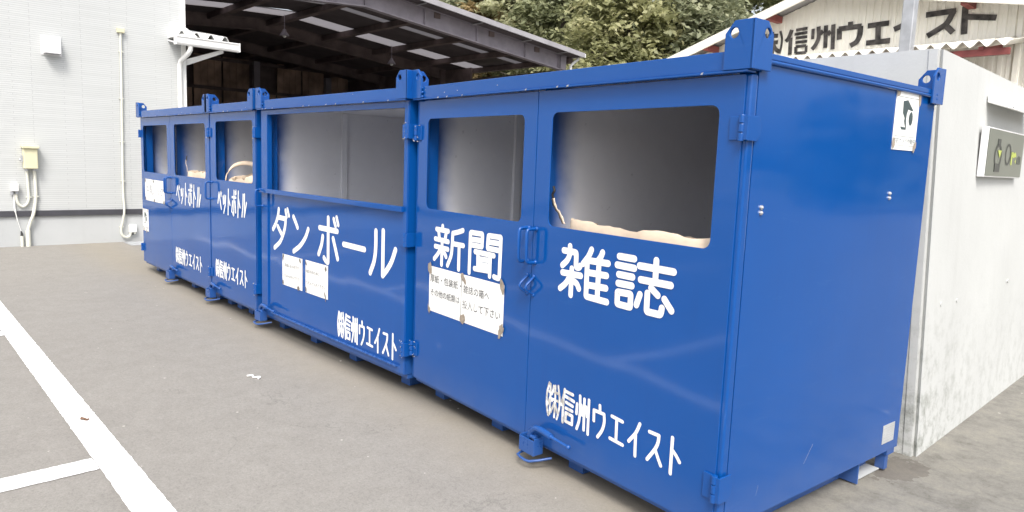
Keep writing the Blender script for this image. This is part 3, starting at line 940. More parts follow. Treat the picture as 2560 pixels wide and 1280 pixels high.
P(MB().tube([(gx-0.06,1.42,3.08),(gx-0.06,1.42,3.02),(gx-0.10,1.40,2.96),(XW+0.09,1.36,2.86),(XW+0.06,1.35,2.78),(XW+0.06,1.35,2.0),(XW+0.06,1.35,0.02)], 0.037, 12), 'downpipe', M['white_metal'], wb, smooth=True)

# fixtures on the white wall
def fixture(name, label, cat, y, z, group=None):
    return thing(name, label, cat, (XW, y, z), 0, group)
vh = fixture('vent_hood', 'white rounded vent hood high on the white siding', 'vent', -0.37, 2.85)
pr = [(0.0, 0.13), (0.05, 0.135), (0.10, 0.115), (0.15, 0.06), (0.165, 0.0), (0.165, -0.10), (0.0, -0.10)]
hood = MB(); k = len(pr)
hood.add([(a, -0.10, b) for a, b in pr] + [(a, 0.10, b) for a, b in pr], [tuple(range(k)), tuple(range(k, 2*k))[::-1]] + [(i, i+k, (i+1) % k + k, (i+1) % k) for i in range(k) if i != 5])
hood.build('hood', M['white_hood'], vh, bevel=0.018, seg=3)
MB().box(0.0, 0.012, -0.125, 0.125, -0.12, 0.15).build('flange', M['white_hood'], vh, bevel=0.004)
bx = fixture('meter_box', 'ivory meter box with overhanging lid and side latch on the white wall', 'meter box', -0.69, 1.27)
MB().box(0.004, 0.13, -0.085, 0.085, -0.155, 0.13).build('case', M['ivory'], bx, bevel=0.012, seg=3)
MB().box(0.0, 0.165, -0.10, 0.10, 0.13, 0.172).build('lid', M['ivory'], bx, bevel=0.008)
MB().box(0.05, 0.09, -0.112, -0.087, -0.06, 0.03).ball((0.07, -0.118, -0.03), 0.018).build('latch', M['steel'], bx)
for q in (-0.04, 0.05): MB().cyl((0.05, q, -0.155), (0.05, q, -0.185), 0.026).build('conduit_socket', M['steel'], bx)
jb = fixture('junction_box', 'small white outlet box low on the siding left of the meter box', 'outlet box', -0.885, 0.845, 'junction boxes on the white wall')
MB().box(0.004, 0.09, -0.045, 0.045, -0.05, 0.06).build('case', M['white_metal'], jb, bevel=0.01)
MB().box(0.02, 0.06, -0.05, -0.02, -0.10, -0.05).box(0.02, 0.06, 0.005, 0.035, -0.09, -0.05).build('socket', M['steel'], jb)
jb2 = fixture('junction_box', 'white junction box low on the concrete foundation beside the far blue box', 'junction box', 0.615, 0.21, 'junction boxes on the white wall')
MB().box(-0.008, 0.07, -0.052, 0.052, -0.06, 0.06).build('case', M['white_metal'], jb2, bevel=0.01)
for q in (-0.03, 0.028): MB().cyl((0.03, q, -0.06), (0.03, q, -0.085), 0.02).build('conduit_socket', M['pvc'], jb2)
MB().cyl((0.03, 0.0, -0.06), (0.03, 0.0, -0.10), 0.011).build('plug', M['pipe_dark'], jb2)
jb3 = fixture('junction_box', 'small ivory cable box at the top of the long conduit', 'junction box', 0.522, 3.21, 'junction boxes on the white wall')
MB().box(0.004, 0.07, -0.05, 0.05, -0.035, 0.035).build('case', M['ivory'], jb3, bevel=0.008)

def conduit(label, pts, r, clips, mat='pvc', socket=None):
    o = thing('conduit', label, 'conduit', pts[-1], 0, 'conduits on the white wall')
    P(MB().tube([tuple(q) for q in sm3(pts)], r, 10), 'pipe', M[mat], o, smooth=True)
    for cpos in clips:
        P(MB().box(XW+0.004, XW+0.026+r, cpos[0]-r-0.012, cpos[0]+r+0.012, cpos[1]-0.007, cpos[1]+0.007), 'clip', M[mat], o)
    if socket:
        P(MB().cyl(socket[0], socket[1], r*1.45), 'sleeve', M[mat], o, smooth=True)
    return o
def sm3(pts, sub=5):
    Pp = [Vector(q) for q in pts]
    out = []
    for i in range(len(Pp)-1):
        p0 = Pp[i-1] if i else Pp[0]*2 - Pp[1]; p1 = Pp[i]; p2 = Pp[i+1]; p3 = Pp[i+2] if i+2 < len(Pp) else Pp[-1]*2 - Pp[-2]
        for q in range(sub):
            t = q/sub
            out.append(0.5*((2*p1) + (p2-p0)*t + (2*p0-5*p1+4*p2-p3)*t*t + (3*p1-p0-3*p2+p3)*t**3))
    out.append(Pp[-1]); return out
w = XW + 0.03
conduit('long pale conduit running down the siding to a hook at the foundation', [(w,0.522,3.18),(w,0.515,2.4),(w,0.50,1.4),(w,0.495,0.80),(w+0.025,0.497,0.50),(w+0.012,0.475,0.33),(w,0.45,0.20),(w,0.465,0.115),(w,0.515,0.075),(w,0.565,0.09),(w,0.585,0.125)], 0.017, [(0.52, 2.9), (0.51, 2.2), (0.503, 1.55), (0.497, 0.95), (0.46, 0.24)])
conduit('pale conduit from the meter box down into the ground', [(w,-0.64,1.09),(w,-0.635,0.80),(w,-0.645,0.65),(w+0.03,-0.68,0.47),(w+0.01,-0.72,0.34),(w,-0.745,0.24),(w,-0.75,0.10),(w,-0.75,-0.02)], 0.022, [(-0.635, 0.72)], socket=((w,-0.75,0.23),(w,-0.75,-0.02)))
conduit('short pale conduit looping from the meter box to the outlet box', [(w,-0.73,1.09),(w,-0.725,0.85),(w,-0.722,0.70),(w,-0.745,0.615),(w,-0.80,0.575),(w,-0.85,0.62),(w,-0.868,0.70),(w,-0.868,0.76)], 0.018, [(-0.722, 0.71)])
st = thing('conduit', 'short capped conduit stub standing at the wall foot', 'conduit', (w, -0.825, 0), 0, 'conduits on the white wall')
P(MB().cyl((w,-0.825,-0.02), (w,-0.825,0.155), 0.02), 'pipe', M['pvc'], st, smooth=True)
P(MB().tube([(w,-0.825,0.15),(w,-0.825,0.18),(w,-0.832,0.225)], [0.02, 0.016, 0.007]), 'cap', M['pipe_dark'], st, smooth=True)
wire = MB().tube(sm3([(w,-0.895,0.75),(w,-0.895,0.62),(w,-0.89,0.53),(w,-0.875,0.42),(w,-0.855,0.32),(w,-0.832,0.225)]), [0.009]*5 + [0.012]*7 + [0.007]*6 + [0.004]*8, 8)
tag(P(wire, 'cable', M['white_metal'], None, loc=(0,0,0), smooth=True), 'thin white cable dropping from the outlet box to the capped conduit stub', 'cable')
dc = thing('drain_cover', 'pale rectangular drain cover lying at the foot of the white wall', 'drain cover', (-8.2, 0.62, 0))
MB().box(-0.22, 0.22, -0.15, 0.35, -0.02, 0.006).build('frame', M['steel'], dc)
MB().box(-0.19, 0.19, -0.12, 0.32, 0.0, 0.012).build('lid', M['plate'], dc, bevel=0.004)

# ------------------------------------------------------------------ open-fronted shed behind
SX = -12.5
def roof_z(y):
    return 5.925 - 0.102*(y - 7.4) if y > 7.4 else 5.925 - 0.07*(7.4 - y)
sh = thing('open_shed', 'dark open fronted steel shed with low gable roof and rooflight strips', 'shed', (SX, 7.4, 0))
XB = -27.5
def slab(mb, xa, xb, ya, yb, d0, d1):
    """roof-following slab: d0..d1 below/above the roof line"""
    mb.hexa([(xa,ya,roof_z(ya)+d0),(xb,ya,roof_z(ya)+d0),(xb,yb,roof_z(yb)+d0),(xa,yb,roof_z(yb)+d0)], [(xa,ya,roof_z(ya)+d1),(xb,ya,roof_z(ya)+d1),(xb,yb,roof_z(yb)+d1),(xa,yb,roof_z(yb)+d1)])
    return mb
rows = [(-15.72, -15.32), (-18.40, -17.50)]
pur_y = [-0.6, 1.7, 3.8, 5.85, 7.75, 9.75, 11.8, 13.75, 15.35]
rf = MB()
xe = [XB, -18.40, -17.50, -15.72, -15.32, SX]
for a, b in zip(xe[:-1], xe[1:]):
    if (a, b) in rows: continue
    slab(rf, a, b, -1.0, 7.4, -0.07, 0.0); slab(rf, a, b, 7.4, 15.4, -0.07, 0.0)
P(rf, 'roof', M['shed_roof'], sh)
rf = MB()
for a, b in zip(xe[:-1], xe[1:]):
    if (a, b) in rows: continue
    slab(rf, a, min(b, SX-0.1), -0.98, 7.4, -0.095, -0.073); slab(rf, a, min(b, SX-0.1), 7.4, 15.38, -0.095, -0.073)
P(rf, 'ceiling_shade_slab', M['shed_ceiling'], sh)  # added slab, coloured dark to give the roof underside its shade
for a, b in rows:
    for ya, yb in zip(pur_y[:-1], pur_y[1:]):
        mbx = MB(); nsub = 12; vs = []; fs = []
        for i in range(nsub+1):
            xx = a + (b-a)*i/nsub; dz = 0.022*(1 if i % 2 else -1)
            vs += [(xx, ya, roof_z(ya) - 0.075 + dz), (xx, yb, roof_z(yb) - 0.075 + dz)]
        for i in range(nsub): fs.append((2*i, 2*i+2, 2*i+3, 2*i+1))
        P(mbx.add(vs, fs), 'rooflight', M['skylight'], sh)
for yp in pur_y:
    z = roof_z(yp)
    P(MB().box(XB, SX-0.5, yp-0.10, yp+0.10, z-0.27, z-0.098), 'purlin', M['shed_dark'], sh)
for xf, mt in ((-13.05, 'shed_steel'), (-19.7, 'shed_dark'), (-24.2, 'shed_dark')):
    fr = MB()
    dd = -0.60 if xf > -14 else -0.48
    for ya, yb in ((-0.9, 7.4), (7.4, 15.1)):
        slab(fr, xf-0.10, xf+0.10, ya, yb, -0.12, -0.085)
        slab(fr, xf-0.012, xf+0.012, ya, yb, dd+0.03, -0.12)
        slab(fr, xf-0.10, xf+0.10, ya, yb, dd, dd+0.03)
    if xf > -14:
        for yv in (4.0, 5.8, 7.4, 9.3, 11.2, 13.2, 14.75):
            fr.box(xf+0.012, xf+0.09, yv-0.008, yv+0.008, roof_z(yv)+dd+0.03, roof_z(yv)-0.12)
    P(fr, 'rafter', M[mt], sh)
    for yc in ((14.95,) if xf > -14 else (-0.7, 14.95)):
        P(MB().box(xf-0.10, xf+0.10, yc-0.13, yc+0.13, 0, roof_z(yc)-0.13), 'column', M[mt], sh)
vg = MB()
for ya, yb in ((-1.0, 7.4), (7.4, 15.45)):
    slab(vg, SX-0.004, SX+0.05, ya, yb, -0.11, 0.035)
P(vg, 'verge_trim', M['shed_roof'], sh)
for yv in (9.0, 11.0, 13.0, 14.6):
    P(MB().box(SX-0.5, SX-0.01, yv-0.025, yv+0.025, roof_z(yv)-0.135, roof_z(yv)-0.112), 'verge_bracket', M['shed_roof'], sh)
P(MB().box(-13.6, SX+0.02, 15.40, 15.52, roof_z(15.4)-0.10, roof_z(15.4)+0.02), 'gutter', M['white_metal'], sh)
P(MB().tube([(-12.75,15.46,4.98),(-12.80,15.3,4.85),(-12.82,15.17,4.72),(-12.82,15.17,0)], 0.05), 'downpipe', M['white_metal'], sh, smooth=True)
# side walls: dark cladding low, open band above on the right
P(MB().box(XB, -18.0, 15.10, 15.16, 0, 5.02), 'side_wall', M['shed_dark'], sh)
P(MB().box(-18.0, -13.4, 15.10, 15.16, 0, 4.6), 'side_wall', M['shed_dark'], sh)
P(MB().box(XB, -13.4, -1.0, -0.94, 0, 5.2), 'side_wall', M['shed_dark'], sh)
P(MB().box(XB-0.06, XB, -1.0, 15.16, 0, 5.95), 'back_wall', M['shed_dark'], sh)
gp = simple('rusty_mesh_panel', (0.36, 0.25, 0.19), 0.85, 0.5, 0.9)
r = random.Random(3)
for i in range(13):
    y0 = -0.6 + i*1.2
    for zz in (1.1, 2.7, 4.1):
        if zz > 4 and r.random() < 0.25: continue
        pm = MB().box(XB+0.3, XB+0.34, y0, y0+1.12, zz, zz+1.3)
        for q in range(1, 4): pm.box(XB+0.34, XB+0.37, y0+q*0.28, y0+q*0.28+0.02, zz, zz+1.3)
        for q in range(1, 4): pm.box(XB+0.34, XB+0.365, y0, y0+1.12, zz+q*0.33, zz+q*0.33+0.02)
        P(pm, 'mesh_panel', gp, sh)
for yc in (2.9, 6.6, 10.3, 13.7):
    P(MB().box(XB+0.5, XB+0.75, yc-0.13, yc+0.13, 0, roof_z(yc)-0.3), 'column', M['shed_steel'], sh)
for zz in (2.45, 4.0, 5.2):
    P(MB().box(XB+0.40, XB+0.5, -0.9, 15.0, zz, zz+0.12), 'girt', M['shed_dark'], sh)
for i, (lx, ly, lz, lab) in enumerate(((-18.2, 7.6, 5.15, 'bell shaped work lamp hanging under the shed ridge'), (-18.2, 11.6, 4.75, 'bell shaped work lamp hanging midway down the shed roof slope'))):
    t = thing('pendant_lamp', lab, 'lamp', (lx, ly, lz), 0, 'lamps hanging in the shed')
    MB().tube([(0,0,0.0),(0,0,0.05),(0,0,0.14),(0,0,0.2)], [0.15, 0.13, 0.06, 0.05], 14).build('shade', M['shed_steel'], t, smooth=True)
    MB().tube([(0,0,0.2),(0,0,roof_z(ly)-0.08-lz)], 0.012, 6).build('stem', M['shed_steel'], t)
    MB().ball((0,0,0.0), 0.06).build('bulb', M['white_metal'], t)

# ------------------------------------------------------------------ cream building with painted name
YC = 10.0
cb = thing('cream_building', 'cream ribbed metal building with black painted company name on its gable', 'building', (-2, YC, 0))
def cz(x):
    return 3.69 + 0.334*(x + 4.63) if x < -2.03 else 4.56 - 0.185*(x + 2.03)
wl_ = MB(); vs = []; fs = []
x = -6.3; per = 0.118
prof = []
while x < 0.80:
    prof += [(x, 0.0), (x+0.045, 0.0), (x+0.055, -0.017), (x+0.108, -0.017)]; x += per
for xx, dy in prof:
    vs += [(xx, YC+dy, 0), (xx, YC+dy, cz(xx) - 0.02)]
for i in range(len(prof)-1): fs.append((2*i, 2*i+2, 2*i+3, 2*i+1))
wl_.add(vs, fs)
P(wl_, 'wall', M['cream'], cb)
P(MB().box(-6.3, 0.8, YC+0.02, YC+0.10, 0, 3.2), 'wall_lining', M['cream'], cb)
P(MB().box(0.80, 0.87, YC-0.06, YC+8, 0, 4.0), 'corner_trim', M['cream_trim'], cb, bevel=0.006)
P(MB().box(0.87, 6.5, YC+0.3, YC+0.4, 0, 3.5), 'side_wing', M['cream'], cb)
rfm = MB()
for xa, xb in ((-6.6, -2.03), (-2.03, 3.2)):
    za, zb_ = (3.69 + 0.334*(xa+4.63), cz(xb)) if xa < -3 else (cz(xa), cz(xb))
    rfm.hexa([(xa,YC-0.45,za),(xb,YC-0.45,zb_),(xb,YC+9,zb_),(xa,YC+9,za)], [(xa,YC-0.45,za+0.05),(xb,YC-0.45,zb_+0.05),(xb,YC+9,zb_+0.05),(xa,YC+9,za+0.05)])
P(rfm, 'roof', M['shed_roof'], cb)
bg_ = MB()
for xa, xb in ((-6.6, -2.03), (-2.03, 3.2)):
    za, zb_ = (3.69 + 0.334*(xa+4.63), cz(xb)) if xa < -3 else (cz(xa), cz(xb))
    bg_.hexa([(xa,YC-0.49,za-0.10),(xb,YC-0.49,zb_-0.10),(xb,YC-0.452,zb_-0.10),(xa,YC-0.452,za-0.10)], [(xa,YC-0.49,za+0.06),(xb,YC-0.49,zb_+0.06),(xb,YC-0.452,zb_+0.06),(xa,YC-0.452,za+0.06)])
P(bg_, 'bargeboard', M['cream_trim'], cb)
for xp in (-5.4, -4.1, -2.85, 0.2):
    P(MB().box(xp-0.05, xp+0.05, YC-0.44, YC-0.03, cz(xp)-0.13, cz(xp)-0.02), 'purlin_end', M['red_beam'], cb)
lt = MB()
strokes(lt, GLYPHS['bld1'], 0.036, lambda a, b: (a, b), YC-0.022, False, 0.0004)
strokes(lt, GLYPHS['bld2'], 0.043, lambda a, b: (a, b), YC-0.022, False, 0.0004)
o = P(lt, 'lettering', M['letter_black'], cb); fix_normals(o)
# corrugated awning over the doors
aw = MB(); vs = []; fs = []; k = 0
x = -6.0
while x < 0.98:
    z = 0.045*(2*abs(2*((x/0.2) % 1.0) - 1) - 1)*0.55 + 0.020*math.cos(2*math.pi*x/0.2)
    vs += [(x, YC-1.05, 3.335 + z), (x, YC-0.04, 3.52 + z)]; x += 0.0125; k += 1
for i in range(k-1): fs.append((2*i, 2*i+2, 2*i+3, 2*i+1))
aw.add(vs, fs)
o = P(aw, 'awning', M['awning'], cb, smooth=True)
so = o.modifiers.new('thickness', 'SOLIDIFY'); so.thickness = 0.008
P(MB().box(-6.0, 0.95, YC-0.98, YC-0.90, 3.18, 3.27), 'awning_beam', M['red_beam'], cb)
for xp in (-5.0, -3.6, -2.2, -0.8, 0.62):
    P(MB().hexa([(xp-0.03,YC-1.0,3.26),(xp+0.03,YC-1.0,3.26),(xp+0.03,YC-0.03,3.38),(xp-0.03,YC-0.03,3.38)], [(xp-0.03,YC-1.0,3.30),(xp+0.03,YC-1.0,3.30),(xp+0.03,YC-0.03,3.47),(xp-0.03,YC-0.03,3.47)]), 'awning_rafter', M['red_beam'], cb)

# steel post between the concrete wall and the cream building
pt = thing('steel_post', 'square grey steel post rising behind the concrete wall', 'post', (1.03, 5.0, 0))
MB().box(-0.053, 0.053, -0.053, 0.053, 0.012, 5.6).build('shaft', M['steel'], pt, bevel=0.008)
MB().box(-0.12, 0.12, -0.12, 0.12, 0, 0.012).build('base_plate', M['steel'], pt)

# ------------------------------------------------------------------ concrete wall
cw = thing('concrete_wall', 'thick bare concrete corner wall behind the blue boxes', 'wall', (2.45, 1.6, 0))
c = MB()
xb0, xt0, yf = 2.451, 2.362, 1.60
zt0 = 2.135
c.hexa([(-7.5,yf,-0.1),(xb0-0.017,yf,-0.1),(xb0-0.017,yf+0.3,-0.1),(-7.5,yf+0.3,-0.1)], [(-7.5,yf,zt0),(xt0-0.017,yf,zt0),(xt0-0.017,yf+0.3,zt0),(-7.5,yf+0.3,zt0)])
P(c, 'front_wall', M['concrete'], cw)
c = MB()
c.hexa([(xb0-0.35,yf+0.3,-0.1),(xb0,yf+0.017,-0.1),(xb0-0.02,9.0,-0.1),(xb0-0.37,9.0,-0.1)], [(xt0-0.35,yf+0.3,zt0-0.004),(xt0,yf+0.017,zt0-0.004),(xt0-0.02,9.0,zt0-0.1),(xt0-0.37,9.0,zt0-0.1)])
P(c, 'side_wall', M['concrete'], cw)
c = MB()
c.hexa([(xb0-0.060,yf-0.004,-0.1),(xb0-0.020,yf-0.004,-0.1),(xb0-0.020,yf+0.02,-0.1),(xb0-0.060,yf+0.02,-0.1)], [(xt0-0.060,yf-0.004,zt0-0.003),(xt0-0.020,yf-0.004,zt0-0.003),(xt0-0.020,yf+0.02,zt0-0.003),(xt0-0.060,yf+0.02,zt0-0.003)])
P(c, 'corner_strip', M['concrete'], cw)
def wx(z): return xb0 + (xt0-xb0)*z/zt0
# faint construction joint and tie holes
for yy, zz in ((1.86, 0.80), (2.15, 0.79), (3.3, 0.8)):
    if True:
        P(MB().cyl((wx(zz)-0.02, yy, zz), (wx(zz)+0.0008, yy, zz), 0.013), 'tie_hole', M['concrete'], cw)

lm = thing('sign_light_hood', 'white sheet metal hood fixed on the concrete wall above the grey sign', 'light hood', (wx(1.9), 2.66, 1.925))
h = MB()
h.hexa([(0,-0.20,0.012),(0.11,-0.20,-0.026),(0.11,0.72,-0.026),(0,0.72,0.012)], [(0,-0.20,0.055),(0.11,-0.20,0.004),(0.11,0.72,0.004),(0,0.72,0.055)])
h.build('hood', M['white_metal'], lm, bevel=0.006)
h = MB()
for yy in (-0.1, 0.2, 0.5): MB().ball((0.111, yy, -0.01), 0.006).build('screw', M['steel'], lm)

sg = thing('wall_sign', 'grey framed sign board with a lime and dark emblem on the concrete wall', 'sign', (wx(1.64), 2.79, 1.645))
sg.rotation_euler = (0, 0, 0.012)
MB().box(0.0, 0.038, -0.44, 0.46, -0.145, 0.145).build('case', M['white_hood'], sg, bevel=0.004)
MB().box(0.038, 0.041, -0.432, 0.452, -0.137, 0.137).build('panel', M['sign_grey'], sg)
e = MB()
XF = 0.043
def ring(mb, cy, cz_, ry, rz, t, k=24, x=XF):
    vs = []; fs = []
    for i in range(k):
        a = 2*math.pi*i/k
        vs += [(x, cy + ry*math.cos(a), cz_ + rz*math.sin(a)), (x, cy + (ry-t)*math.cos(a), cz_ + (rz-t)*math.sin(a))]
    for i in range(k):
        j = (i+1) % k; fs.append((2*i, 2*j, 2*j+1, 2*i+1))
    mb.add(vs, fs)
e.box(0.041, XF, -0.225, -0.155, 0.045, 0.085)
ring(e, -0.19, -0.018, 0.085, 0.075, 0.020)
e.box(0.041, XF+0.001, -0.25, -0.13, -0.112, -0.062)
o = e.build('emblem', M['sign_mark'], sg)
e = MB().add([(XF+0.0015,-0.215,0.018),(XF+0.0015,-0.125,0.018),(XF+0.0015,-0.16,-0.03)], [(0,1,2)])
o = e.build('emblem_triangle', M['lime'], sg); fix_normals(o, (1,0,0))
TX = Matrix(((0,0,-1,0),(1,0,0,0),(0,0,1,0),(0,0,0,1))) @ Matrix.Scale(1, 4)
def text_x(mb, txt, y, z, size, sx, x, bold=0.0):
    # upright text on a face looking towards +x
    A = Matrix(((0,-1,0,0),(1,0,0,0),(0,0,1,0),(0,0,0,1)))
    text_mb(mb, txt, 0, 0, size, sx, 0, Matrix.Translation((x, y, z)) @ A, bold=bold)
e = MB(); ring(e, 0.055, 0.0, 0.07, 0.068, 0.016)
e.build('letter', M['sign_mark'], sg)
e = MB(); text_x(e, 're', 0.135, -0.055, 0.145, 1.05, XF, 0.008); e.build('letter', M['lime'], sg)
e = MB(); e.box(0.041, XF, 0.305, 0.33, -0.055, -0.01).box(0.041, XF, 0.345, 0.365, -0.055, 0.0).box(0.041, XF, 0.38, 0.395, -0.055, -0.005); e.build('letter', M['sign_faint'], sg)

# ------------------------------------------------------------------ the blue recycling boxes
ZB, ZT, ZR, DEP = 0.12, 1.820, 1.90, 1.52

def window_door(name, x0, x1, win, parent):
    me = plate_mesh(rrect(x0, x1, ZB, ZT, 0.006, 2), [rrect(win[0], win[1], win[2], win[3], 0.035, 6)], 0.006)
    A = Matrix.Translation((0, 0.003, 0)) @ XZ
    d = MB().mesh(me, A)
    d.box(x0+0.004, x0+0.044, 0.006, 0.040, ZB+0.004, ZT-0.004)
    d.box(x1-0.044, x1-0.004, 0.006, 0.040, ZB+0.004, ZT-0.004)
    d.box(x0+0.044, x1-0.044, 0.006, 0.040, ZB+0.004, ZB+0.044)
    d.box(x0+0.044, x1-0.044, 0.006, 0.030, ZT-0.044, ZT-0.004)
    return d.build(name, M['blue'], parent, bevel=0.0018, seg=2)

def hinge(parent, x, z, h=0.095, wear=False, side='end', wl=0.055, wr=0.055):
    """door leaf on the left of the pin (or right for side='start'), body leaf folded round the corner"""
    hb = MB()
    s = 1 if side == 'end' else -1
    py = -0.014
    for k in range(3):
        hb.cyl((x, py, z - h/2 + k*h/3 + 0.002), (x, py, z - h/2 + (k+1)*h/3 - 0.002), 0.0125, 14)
    a, b = sorted((x - s*0.006, x - s*wl))
    hb.box(a, b, -0.0085, -0.0005, z - h/2 + 0.006, z + h/2 - 0.006)
    return hb

def make_hinge(parent, x, z, side='end', h=0.095, wear=False, body='side'):
    hb = hinge(parent, x, z, h, wear, side)
    s = 1 if side == 'end' else -1
    xo = x + s*0.020
    if body == 'side':                       # leaf folded back along the box side
        yz = [(-0.014, z-h/2+0.004), (0.040, z-h/2+0.004), (0.062, z-h/2+0.03), (0.066, z+0.01), (0.052, z+h/2-0.004), (-0.014, z+h/2-0.004)]
        a, b = sorted((xo - s*0.0, xo + s*0.007))
        hb.prism(yz, 0, a, b)
        a, b = sorted((x, xo + s*0.007))
        hb.box(a, b, -0.020, -0.012, z - h/2 + 0.006, z + h/2 - 0.006)
    else:                                    # flat leaf on the front of the post
        a, b = sorted((x + s*0.006, x + s*0.06))
        hb.box(a, b, -0.0105, -0.0005, z - h/2 + 0.006, z + h/2 - 0.006)
    o = hb.build('hinge', [M['blue_part']], parent, bevel=0.0015)
    rr = random.Random(int(abs(x*1000) + z*100))
    if wear:
        chips = MB()
        for k in range(11):
            cx = x + rr.uniform(-0.05, 0.015)*s; czz = z + rr.uniform(-h/2, h/2)
            if rr.random() < 0.5: czz = z + rr.choice((-1, 1))*h/2 + rr.uniform(-.006, .003)
            chips.ball((cx, -0.012 if abs(cx-x) > 0.012 else -0.0255, czz), rr.uniform(0.0012, 0.0038), 6, 4)
        chips.build('paint_chips', M['chip'], o)
    return o

def u_handle(parent, x, z0, z1, name='handle'):
    y = -0.062; r = 0.0085
    pts = [(x,0.0,z1), (x,y+0.018,z1), (x,y+0.005,z1-0.004), (x,y,z1-0.018), (x,y,z0+0.018), (x,y+0.005,z0+0.004), (x,y+0.018,z0), (x,0.0,z0)]
    m_ = MB().tube(pts, r, 10)
    m_.ball((x,-0.002,z1), 0.012, 8, 5); m_.ball((x,-0.002,z0), 0.012, 8, 5)
    return m_.build(name, M['blue_part'], parent, smooth=True)

def v_hook(parent, x, z):
    m_ = MB().tube([(x,0,z+0.047),(x,-0.046,z+0.010),(x,-0.052,z-0.004),(x,-0.046,z-0.016),(x,0,z-0.045)], 0.0065, 8)
    m_.ball((x,-0.002,z+0.047), 0.010, 8, 5); m_.ball((x,-0.002,z-0.045), 0.010, 8, 5)
    return m_.build('hasp', M['blue_part'], parent, smooth=True)

def make_latch(parent, x):
    """open box bracket, cranked lever lying to the right and a guard loop underneath; x = left edge"""
    m_ = MB()
    m_.box(x, x+0.112, -0.062, -0.056, 0.072, 0.148)
    m_.box(x, x+0.006, -0.056, 0.0, 0.078, 0.152)
    m_.box(x+0.106, x+0.112, -0.056, 0.0, 0.072, 0.158)
    m_.box(x+0.006, x+0.106, -0.056, 0.0, 0.074, 0.079)
    lt = m_.build('latch', M['blue_part'], parent, bevel=0.0025)
    m_ = MB()
    m_.tube([(x+0.035,-0.034,0.085),(x+0.042,-0.034,0.135),(x+0.066,-0.036,0.185),(x+0.095,-0.038,0.206),(x+0.125,-0.040,0.211),(x+0.17,-0.042,0.209),(x+0.215,-0.044,0.204)], [0.016]*7, 12)
    m_.tube([(x+0.215,-0.044,0.204),(x+0.225,-0.0445,0.203),(x+0.335,-0.048,0.198)], [0.012, 0.0075, 0.0075], 10)
    m_.ball((x+0.338,-0.048,0.198), 0.012)
    m_.build('latch_lever', M['blue_part'], lt, smooth=True)
    m_ = MB()
    m_.box(x+0.06, x+0.10, -0.05, -0.02, 0.148, 0.166)
    m_.build('latch_catch', M['blue_part'], lt, bevel=0.006)
    m_ = MB().tube([(x+0.0,0.02,0.055),(x-0.002,-0.045,0.053),(x+0.006,-0.072,0.050),(x+0.030,-0.076,0.047),(x+0.070,-0.078,0.045),(x+0.095,-0.070,0.045),(x+0.125,-0.030,0.052),(x+0.155,0.02,0.062)], 0.0065, 10)
    m_.build('guard_loop', M['blue_part'], lt, smooth=True)
    return lt

def lug(parent, x, y, sx, sy, tall=True):
    """angle shaped lifting lug on a top corner: one plate across, one plate along the side, both holed.
    (x, y) outer corner; sx, sy = outward directions"""
    z0, z1 = 1.832, 2.0
    W_ = 0.118; t = 0.012
    def outline(w):
        return [(0, z0), (w, z0), (w, z1-0.042), (w-0.036, z1), (0, z1)]
    hole = circ(W_-0.036, z1-0.042, 0.0185, 18)
    me = plate_mesh(outline(W_), [hole], t)
    m_ = MB()
    # plate across (normal y): local a runs inward from the corner
    A = Matrix.Translation((x, y - sy*t/2, 0)) @ Matrix(((-sx,0,0,0),(0,0,1,0),(0,1,0,0),(0,0,0,1)))
    m_.mesh(me, A)
    # plate along (normal x)
    B = Matrix.Translation((x - sx*t/2, y, 0)) @ Matrix(((0,0,1,0),(-sy,0,0,0),(0,1,0,0),(0,0,0,1)))
    me2 = plate_mesh(outline(W_), [hole], t - 0.0015)
    m_.mesh(me2, B)
    o = m_.build('lifting_lug', M['blue_part'], parent, bevel=0.0022)
    bm = bmesh.new(); bm.from_mesh(o.data); bmesh.ops.recalc_face_normals(bm, faces=bm.faces); bm.to_mesh(o.data); bm.free()
    return o

def weld(mb, pts, r=0.006):
    rr = random.Random(len(pts))
    for p0, p1 in zip(pts[:-1], pts[1:]):
        k = max(2, int((Vector(p1)-Vector(p0)).length/0.018))
        for i in range(k+1):
            q = Vector(p0).lerp(Vector(p1), i/k)
            mb.ball(tuple(q), r*rr.uniform(0.7, 1.2), 7, 5)

